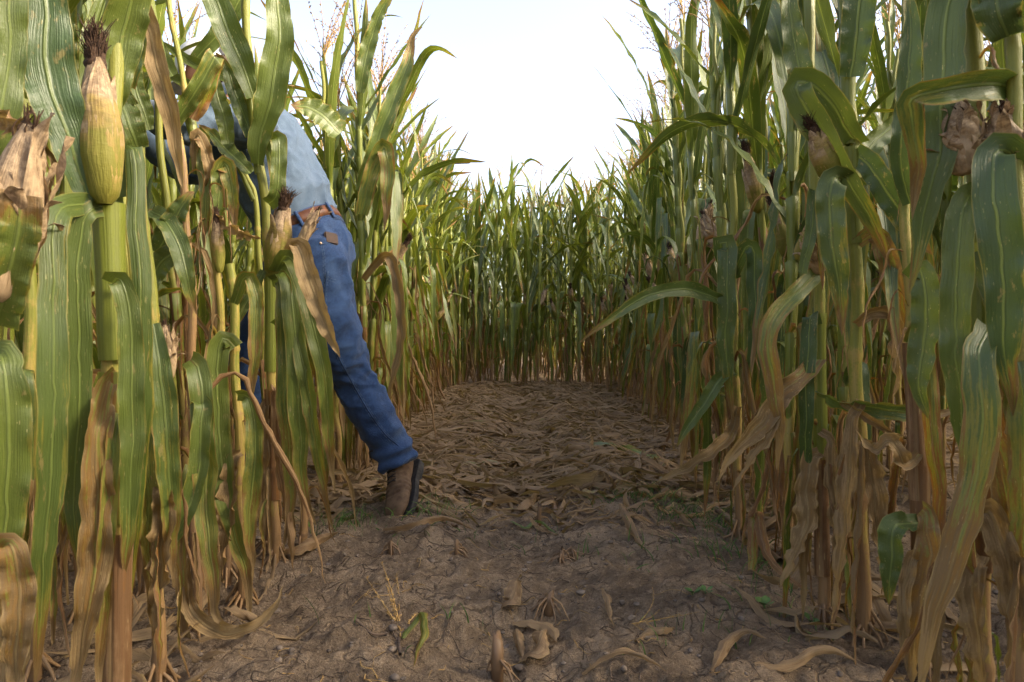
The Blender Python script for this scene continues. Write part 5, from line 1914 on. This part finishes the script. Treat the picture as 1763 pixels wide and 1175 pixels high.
def xf(V, s, az, t, tilt=(0, 0)):
    c, sn = math.cos(az), math.sin(az)
    V = V * s
    W = np.stack([V[:, 0] * c - V[:, 1] * sn, V[:, 0] * sn + V[:, 1] * c, V[:, 2]], -1)
    return W + np.asarray(t)


# the maize beyond: rows behind the ones told apart, plus the added sun-blocking rows
acc = Acc()
for (x, y, g, row) in rest:
    h = frg.uniform(1.85, 2.1) + .055 * max(0, y - 2) if g != 'B' else frg.uniform(2.15, 2.6)
    z0 = gz(x, y)
    zz = np.linspace(-.02, h, 6)
    V, F, a = tube(np.stack([x + .01 * np.sin(zz * 5 + x * 9), y + 0 * zz, z0 + zz], -1), np.linspace(.013, .005, 6), 4, cap=False)
    lp = np.stack([np.tile(np.arange(4) / 4, 6), np.repeat(zz, 4), np.repeat(np.interp(zz, [0, .15, .4, .7, 1.1, 2.0], [.95, .72, .55, .38, .26, .2]), 4)], -1)
    acc.add(V, F, lp, frg.random(), 1)
    for z, az, kind, sc in plan_leaves(h, frg):
        V, F, lp, L = LIBLO[kind][int(frg.integers(8))]
        acc.add(xf(V, sc, az, (x, y, z0 + z)), F, lp, frg.random(), 0)
    if frg.random() < .8:
        E = EAR_LO[int(frg.integers(4))]
        V, F, lp = np.vstack(E.V), np.vstack(E.F), np.vstack(E.L)
        az = frg.random() * 6.28
        V = V * .22
        V[:, 0] += V[:, 2] * .35
        acc.add(xf(V, 1, az, (x, y, z0 + frg.uniform(.78, 1.08))), F, lp, frg.random(), 2)
    T = TASSEL_LO[int(frg.integers(3))]
    acc.add(xf(np.vstack(T.V), 1, frg.random() * 6, (x, y, z0 + h)), np.vstack(T.F), None, 0, 3)
mf = link('maize_field', acc.mesh('maize_field', [M_LEAF, M_STALK, M_HUSK, M_TASSEL]))
mf.color = (.35, 0, 0, 1)
tag(mf, 'dense mass of maize behind the front rows of both walls', None, kind='stuff')
# ------------------------------------------------------------------ litter on the ground
grg = np.random.default_rng(31)


def strip(x, y, az, L, wd, lift, curl, tw, rg, n=9, nU=2, droop=True):
    s = np.linspace(0, 1, n)
    b = rg.uniform(-1, 1) * curl
    a = az + b * s + rg.uniform(-.5, .5) * np.sin(s * 6)
    X = x + np.concatenate([[0], np.cumsum(np.cos(a[:-1]) * L / (n - 1))])
    Yy = y + np.concatenate([[0], np.cumsum(np.sin(a[:-1]) * L / (n - 1))])
    Z = ground_z(X, Yy) + .004 + lift * (np.sin(np.pi * s * rg.uniform(.7, 2.2) + rg.random() * 3) * .5 + .5)
    P = np.stack([X, Yy, Z], -1)
    T = nrm(np.gradient(P, axis=0))
    side = np.cross(T, [0, 0, 1.])
    side = rot_about(nrm(side), T, R(rg.uniform(-40, 40)) + R(tw) * (s - .3) * rg.choice([-1, 1]))
    W = wd * .5 * np.minimum(1, np.minimum(s / .15 + .35, (1 - s) / .3 + .08))
    V, us, ss = ribbon(P, W, side, np.full(n, rg.uniform(.2, 1.2)), .2, rg.uniform(2, 6), rg, nU)
    return V, us, ss


def litter(acc, n, xr, yr, Lr, wr, lift, agemean, rg, az_mean=0.0, az_sd=.7):
    for k in range(n):
        x, y = rg.uniform(*xr), rg.uniform(*yr)
        lo, hi = left_x(y) - .15, right_x(y) + .15
        if xr[0] < -50:
            x = rg.uniform(lo, hi)
        L = rg.uniform(*Lr)
        az = az_mean + rg.normal(0, az_sd) + (math.pi if rg.random() < .5 else 0)
        V, us, ss = strip(x - .5 * L * math.cos(az), y - .5 * L * math.sin(az), az, L, rg.uniform(*wr), rg.uniform(0, lift), 1.2, rg.uniform(0, 200), rg)
        ag = np.full(V.shape[:2], np.clip(agemean + rg.normal(0, .10), 0, 1))
        lp = np.stack([np.broadcast_to(us * .5 + .5, V.shape[:2]), np.broadcast_to((ss * .6 + .05)[:, None], V.shape[:2]), ag], -1)
        acc.add(V.reshape(-1, 3), grid_faces(len(ss), len(us)), lp.reshape(-1, 3), rg.random())


acc = Acc()
litter(acc, 1700, (-99, 0), (2.72, 8.6), (.14, .60), (.02, .055), .07, .86, grg, 0.0, .6)
litter(acc, 420, (-99, 0), (2.58, 3.6), (.08, .40), (.014, .042), .05, .84, grg, 0.0, .8)
litter(acc, 1600, (-99, 0), (2.7, 8.4), (.06, .30), (.008, .03), .08, .88, grg, 0.0, 1.3)
litter(acc, 120, (-99, 0), (2.3, 2.75), (.06, .26), (.008, .026), .04, .86, grg, 0.0, 1.0)
litter(acc, 1300, (-99, 0), (2.75, 8.4), (.2, .75), (.006, .020), .10, .99, grg, 0.0, .45)
lm = link('leaf_litter', acc.mesh('leaf_litter', [M_LEAF]))
lm.color = (.3, .45, 0, 1)
tag(lm, 'mat of trampled dry brown maize leaves covering the path', None, kind='stuff')

acc = Acc()
for side in (-1, 1):
    for row in range(3):
        for k in range(330 if row == 0 else 240):
            y = grg.uniform(1.0, 8.0)
            x = (left_x(y) if side < 0 else right_x(y)) + side * (.74 * row + abs(grg.normal(0, .16)) - .08)
            if row == 0 and y < 2.6 and grg.random() < .45:
                continue
            L = grg.uniform(.08, .38)
            az = grg.random() * 6.28
            V, us, ss = strip(x, y, az, L, grg.uniform(.008, .035), grg.uniform(0, .06), 1.4, grg.uniform(0, 260), grg)
            ag = np.full(V.shape[:2], np.clip(.88 + grg.normal(0, .08), 0, 1))
            lp = np.stack([np.broadcast_to(us * .5 + .5, V.shape[:2]), np.broadcast_to((ss * .6 + .05)[:, None], V.shape[:2]), ag], -1)
            acc.add(V.reshape(-1, 3), grid_faces(len(ss), len(us)), lp.reshape(-1, 3), grg.random())
lm = link('leaf_litter', acc.mesh('leaf_litter', [M_LEAF]))
lm.color = (.3, .55, 0, 1)
tag(lm, 'dry leaf scraps lying among the stalk feet of the maize rows', None, kind='stuff')

# twigs, roots and straw bits on the bare soil
acc = Acc()
for k in range(2600):
    y = 1.02 + 2.2 * grg.random() ** 1.2 if k < 2400 else grg.uniform(1.0, 5)
    x = grg.uniform(left_x(y) - .5, right_x(y) + .5)
    L = .012 + .12 * grg.random() ** 2.2
    az = grg.random() * 6.28
    n = 7
    s = np.linspace(0, 1, n)
    a = az + grg.normal(0, .8) * s + .5 * np.sin(s * 7 + k)
    X = x + np.concatenate([[0], np.cumsum(np.cos(a[:-1]) * L / (n - 1))])
    Yy = y + np.concatenate([[0], np.cumsum(np.sin(a[:-1]) * L / (n - 1))])
    rr = grg.uniform(.0005, .0016)
    Z = ground_z(X, Yy) + rr * .6 + abs(grg.normal(0, .004)) * np.sin(np.pi * s)
    V, F, _ = tube(np.stack([X, Yy, Z], -1), rr * (1 - .6 * s), 5, cap=False)
    acc.add(V, F, None, 0, 0 if grg.random() < .80 else 1)
tw = link('twig_debris', acc.mesh('twig_debris', [M_TWIG, M_TASSEL]))
tag(tw, 'thin dark twigs, roots and straw bits scattered on the bare soil', None, kind='stuff')

# clods
acc = Acc()
bm = bmesh.new()
bmesh.ops.create_icosphere(bm, subdivisions=2, radius=1)
icoV = np.array([v.co[:] for v in bm.verts])
icoF = np.array([[v.index for v in f.verts] for f in bm.faces])
bm.free()
cv, cf, cn = [], [], 0
for k in range(5200):
    y = 1.0 + 2.6 * grg.random() ** 1.3
    x = grg.uniform(left_x(y) - .7, right_x(y) + .7)
    rr = .0010 + .008 * grg.random() ** 12
    V = icoV * (1 + .35 * vnoise(icoV * 1.6 + k * 3.1)[:, None]) * rr * np.array([grg.uniform(.8, 1.5), grg.uniform(.8, 1.5), grg.uniform(.5, .9)])
    cv.append(xf(V, 1, grg.random() * 6, (x, y, gz(x, y) + rr * .25)))
    cf.append(icoF + cn)
    cn += len(icoV)
cl = link('soil_crumbs', mk_mesh('soil_crumbs', np.vstack(cv), np.vstack(cf), mats=[M_CLOD]))
tag(cl, 'small soil crumbs and clods strewn over the path', None, kind='stuff')

# thin grass
acc = Acc()


def blades(cx, cy, sx, sy, n, hmin, hmax):
    for k in range(n):
        x, y = grg.normal(cx, sx), grg.normal(cy, sy)
        h = grg.uniform(hmin, hmax)
        az = grg.random() * 6.28
        lean = grg.uniform(.1, 1.2)
        s = np.linspace(0, 1, 5)
        P = np.stack([x + h * lean * s ** 1.8 * math.cos(az), y + h * lean * s ** 1.8 * math.sin(az), gz(x, y) - .002 + h * s * (1 - .3 * lean * s)], -1)
        T = nrm(np.gradient(P, axis=0))
        side = nrm(np.cross(T, [math.cos(az + 1.2), math.sin(az + 1.2), .1]))
        W = grg.uniform(.0010, .0022) * (1 - s ** 2 * .95)
        V = np.stack([P - side * W[:, None], P + side * W[:, None]], 1)
        acc.add(V.reshape(-1, 3), grid_faces(5, 2))


for (px, py, sx, sy, n) in ((1180, 880, .12, .10, 170), (1090, 870, .08, .06, 70), (1235, 905, .08, .1, 80), (1330, 1000, .06, .12, 70),
                            (760, 880, .07, .05, 60), (735, 900, .05, .03, 20), (620, 905, .06, .06, 50), (560, 905, .08, .08, 40), (1210, 960, .05, .06, 25),
                            (1150, 960, .2, .1, 25), (870, 930, .2, .1, 20), (720, 1090, .1, .06, 10), (1110, 1110, .06, .05, 8), (1290, 1100, .12, .05, 18)):
    Yd = FPX * CAM_H / (py - HOR)
    blades((px - 881.5) / FPX * Yd, Yd, sx, sy, n, .02, .075)
gr = link('grass', acc.mesh('grass', [M_GRASS], smooth=False))
tag(gr, 'sparse fresh green grass blades growing from the soil', None, kind='stuff')


def gpt(px, py, lift=0.0):
    """point on the ground seen at a photo pixel"""
    Yd = FPX * CAM_H / (py - HOR)
    for _ in range(5):
        x = (px - 881.5) / FPX * Yd
        Yd = FPX * (CAM_H - gz(x, Yd)) / (py - HOR)
    x = (px - 881.5) / FPX * Yd
    return np.array([x, Yd, gz(x, Yd) + lift])


def fallen(name, pts, wd, age, label, cat, fold=.5, twist=(0, 0), lifts=None, group=None, hue=.3, base=.5, ruf=.2):
    P = np.array([gpt(*p) for p in pts])
    for k in range(len(P)):
        P[k, 2] += .006 + (lifts[k] if lifts else 0)
    org = P[0].copy()
    n = 30
    P = catmull(P, n)
    T = nrm(np.gradient(P, axis=0))
    side = nrm(np.cross(T, [0, 0, 1.]))
    s = np.linspace(0, 1, n)
    side = rot_about(side, T, R(twist[0]) + R(twist[1] - twist[0]) * s)
    V, us, ss = ribbon(P, wd * .5 * width_profile(s, base), side, np.full(n, fold), ruf, 4, grg, 8)
    V = V + .004 * np.stack([vnoise(V * 40 + 3), vnoise(V * 40 + 13), np.abs(vnoise(V * 40 + 23))], -1)
    ag = age[0] + (age[1] - age[0]) * ss
    lp = np.stack([np.broadcast_to(us * .5 + .5, V.shape[:2]), np.broadcast_to(np.maximum(ss, .03)[:, None] * .8, V.shape[:2]), np.broadcast_to(ag[:, None], V.shape[:2])], -1)
    o = link(name, mk_mesh(name, (V - org).reshape(-1, 3), grid_faces(n, 9), lp.reshape(-1, 3), mats=[M_LEAF]), loc=tuple(org))
    o.color = (hue, .4 if age[0] > .6 else 0, 0, 1)
    return tag(o, label, cat, group)


fallen('fallen_leaf', [(1015, 775), (1060, 782), (1110, 795), (1150, 818)], .10, (.34, .62), 'broad pale green leaf lying on the litter at the path right side', 'leaf', .25, (0, 25), [.03, .05, .04, .02], base=.7)
fallen('fallen_leaf', [(1150, 838), (1190, 812), (1230, 780), (1275, 745)], .085, (.82, .9), 'long brown leaf rising from the litter towards the right wall', 'leaf', .6, (10, 40), [.01, .03, .06, .12])
fallen('fallen_leaf', [(660, 920), (700, 925), (735, 912), (770, 912), (820, 924)], .035, (.80, .88), 'thin twisted brown leaf lying on soil just in front of the boot', 'leaf', .8, (0, 70), [.01, .03, .045, .03, .01])
fallen('fallen_leaf', [(868, 1070), (880, 1055), (890, 1040), (895, 1035)], .05, (.84, .9), 'short upturned tan leaf scrap beside the central stubble', 'leaf', .5, (0, 30), [.0, .02, .05, .07], base=.9)
fallen('fallen_leaf', [(885, 1085), (915, 1090), (945, 1095), (960, 1115)], .035, (.9, .95), 'straight straw leaf scrap just below the upturned one', 'leaf', .5, (0, 30), [.004, .01, .01, 0])
fallen('fallen_leaf', [(905, 1135), (922, 1145), (936, 1130), (940, 1108)], .055, (.84, .92), 'crumpled papery husk leaf at the picture bottom centre', 'leaf', .7, (-20, 40), [.0, .03, .04, .02], base=.9)
fallen('fallen_leaf', [(893, 1105), (888, 1120), (900, 1150)], .03, (.86, .95), 'small dry leaf curled left of the papery husk', 'leaf', .8, (0, 40), [.01, .02, 0])
fallen('fallen_leaf', [(690, 1100), (722, 1098), (730, 1115), (720, 1140), (710, 1160)], .024, (.36, .6), 'bent pale green leaf strip on the soil at lower left of the path', 'leaf', .6, (0, 30), [0, .03, .03, .015, 0])
fallen('fallen_leaf', [(1070, 885), (1080, 910), (1095, 935), (1110, 948)], .035, (.66, .8), 'narrow olive brown leaf lying alone on the soil right of centre', 'leaf', .6, (0, 50), [.03, .02, .01, 0])
fallen('fallen_leaf', [(1097, 1110), (1120, 1102), (1145, 1098), (1163, 1092)], .03, (.85, .95), 'pale leaf sliver under the fallen tassel at right', 'leaf', .8, (0, 40), [0, .012, .012, .005])
fallen('fallen_leaf', [(1038, 1050), (1046, 1062), (1052, 1078), (1060, 1085)], .02, (.82, .95), 'tiny upright leaf scrap left of the fallen tassel', 'leaf', .6, (0, 30), [.04, .03, .015, 0])
fallen('fallen_leaf', [(1000, 1168), (1060, 1160), (1100, 1155), (1150, 1165)], .016, (.9, 1.0), 'long bleached leaf strip along the picture bottom', 'leaf', .8, (0, 90), [0, .015, .02, 0])
fallen('fallen_leaf', [(1295, 1000), (1302, 940), (1320, 985), (1360, 1015), (1420, 1040)], .04, (.55, .8), 'folded olive leaf lying at the feet of the right wall', 'leaf', .5, (0, 40), [.02, .10, .05, .02, 0])
fallen('fallen_leaf', [(1226, 1165), (1258, 1128), (1290, 1112), (1322, 1118)], .026, (.76, .85), 'brown crumpled leaf on the soil at lower right', 'leaf', .7, (0, 60), [0, .02, .03, .01])
fallen('fallen_leaf', [(1300, 1150), (1360, 1160), (1420, 1148), (1480, 1160)], .028, (.85, .95), 'tan leaf strip along the bottom right of the path', 'leaf', .7, (0, 90), [0, .02, .03, .01])
fallen('fallen_leaf', [(480, 960), (520, 975), (560, 960), (582, 950)], .05, (.78, .86), 'ragged brown leaf scrap at the foot of the left wall', 'leaf', .7, (10, 70), [.01, .03, .02, .04])
fallen('fallen_leaf', [(880, 905), (905, 915), (925, 905), (960, 925)], .016, (.05, .12), 'thin bright green leaf strip lying across the soil', 'leaf', .5, (0, 30), [.005, .01, .01, 0])


def stick(name, pts, r0, r1, mat, label, cat, group=None, lift=.008, node=True):
    P = np.array([gpt(*p) for p in pts])
    P[:, 2] += lift
    org = P[0].copy()
    P = catmull(P, 30)
    sg = np.concatenate([[0], np.cumsum(np.linalg.norm(np.diff(P, axis=0), axis=1))])
    V, F, lp = stalk_arrays(P - org, r0, r1, grg, 10, False, .75 if node else .9, .1, 0.0)
    rad = 1.0
    o = link(name, mk_mesh(name, V, F, lp, mats=[mat]), loc=tuple(org))
    return tag(o, label, cat, group)


stick('fallen_stalk', [(938, 842), (950, 872), (962, 903)], .011, .011, M_STALK, 'pale broken stalk piece lying on the soil at the litter edge', 'stalk')
stick('fallen_stalk', [(1195, 852), (1240, 890), (1290, 930), (1345, 975)], .012, .010, M_STALK, 'long pale fallen stalk lying along the foot of the right wall', 'stalk', lift=.014)
stick('fallen_stalk', [(718, 882), (755, 898), (785, 910)], .009, .008, M_STALK, 'brown stalk piece lying beside the boot toe', 'stalk')
stick('dry_twig', [(687, 1055), (686, 1100), (688, 1140)], .004, .003, M_TWIG, 'dark straight twig pointing away at lower left of the path', 'twig')
stick('dry_twig', [(612, 1080), (640, 1100), (668, 1100)], .0028, .002, M_TWIG, 'thin curved twig lying left of the straight dark one', 'twig')


def stub(px, py, h, r, label, n=9):
    p = gpt(px, py)
    root = bpy.data.objects.new('stalk_stub', None)
    COL.objects.link(root)
    root.location = tuple(p)
    tag(root, label, 'stalk stub', 'cut stalk stubs in the middle of the path')
    V, F, a = tube(np.array([[0, 0, -.02], [0, 0, h * .5], [.002, 0, h]]), [r, r * .95, r * .85], 10, cap=True)
    V[20:30, 2] += grg.uniform(-.022, .014, 10)
    V[:30, :2] += grg.normal(0, .0012, (30, 2))
    link('stump', mk_mesh('stump', V, F, np.tile([.3, .2, 1.12], (len(V), 1)), mats=[M_STALK], smooth=False), root)
    for k in range(n):
        an = grg.random() * 6.28
        hh = grg.uniform(.01, .04)
        o = grg.uniform(.025, .06)
        V, F, _ = tube(np.array([[.5 * r * math.cos(an), .5 * r * math.sin(an), hh], [o * .6 * math.cos(an), o * .6 * math.sin(an), hh * .7], [o * math.cos(an), o * math.sin(an), -.006]]), [.003, .0025, .0012], 5, cap=False)
        link('root', mk_mesh('root', V, F, np.tile([.3, .2, 1.0], (len(V), 1)), mats=[M_STALK]), root)


stub(856, 1170, .075, .012, 'tallest broken stub with splintered top at the picture bottom')
stub(945, 1060, .045, .012, 'rooted stub in the middle beside the upturned leaf scrap', 12)
stub(966, 970, .035, .009, 'short brown stub a little beyond the rooted one')
stub(985, 962, .02, .008, 'stubby pale stump just right of the short brown one', 5)
stub(928, 912, .07, .008, 'farthest thin stub at the edge of the leaf litter')
stub(785, 955, .04, .007, 'dark thin stub below the twisted brown leaf', 6)
stub(672, 955, .04, .007, 'thin stub with spreading roots left of the dark one', 8)

# fallen tassels
def fallen_tassel(px, py, az, label, k, sc=.8):
    p = gpt(px, py)
    o = link('fallen_tassel', TASSELS[k], None, (p[0], p[1], p[2] + .012), (R(86), 0, az), sc)
    return tag(o, label, 'tassel')


fallen_tassel(1088, 1090, R(92), 'single dry tassel spike lying on the soil at right', 1, .35)
fallen_tassel(688, 1110, R(190), 'spread dry tassel lying at the lower left of the path', 3, .7)

# seedlings
def seedling(px, py, n, sz, label):
    p = gpt(px, py)
    acc = Acc()
    for k in range(n):
        an = k / n * 6.28 + grg.random()
        s = np.linspace(0, 1, 6)
        h = sz * grg.uniform(.5, 1.0)
        P = np.stack([sz * .9 * s * math.cos(an), sz * .9 * s * math.sin(an), h * np.sqrt(s)], -1)
        T = nrm(np.gradient(P, axis=0))
        side = nrm(np.cross(T, [0, 0, 1.]))
        W = sz * .30 * np.sin(np.pi * np.clip((s - .25) / .76, 0, 1)) + .0008
        V = np.stack([P - side * W[:, None], P, P + side * W[:, None]], 1)
        acc.add(V.reshape(-1, 3), grid_faces(6, 3))
    o = link('weed_seedling', acc.mesh('weed_seedling', [M_GRASS]), loc=tuple(p))
    return tag(o, label, 'seedling', 'weed seedlings on the path')


seedling(1194, 1030, 6, .022, 'small bright seedling at left of the right side weeds')
seedling(1216, 1026, 5, .020, 'small bright seedling close right of the leftmost one')
seedling(1318, 1050, 8, .026, 'largest leafy seedling low at right on the soil')
seedling(1355, 1066, 4, .018, 'flat little seedling right of the largest one')
seedling(1398, 1078, 4, .022, 'round leaved seedling nearest the right wall')
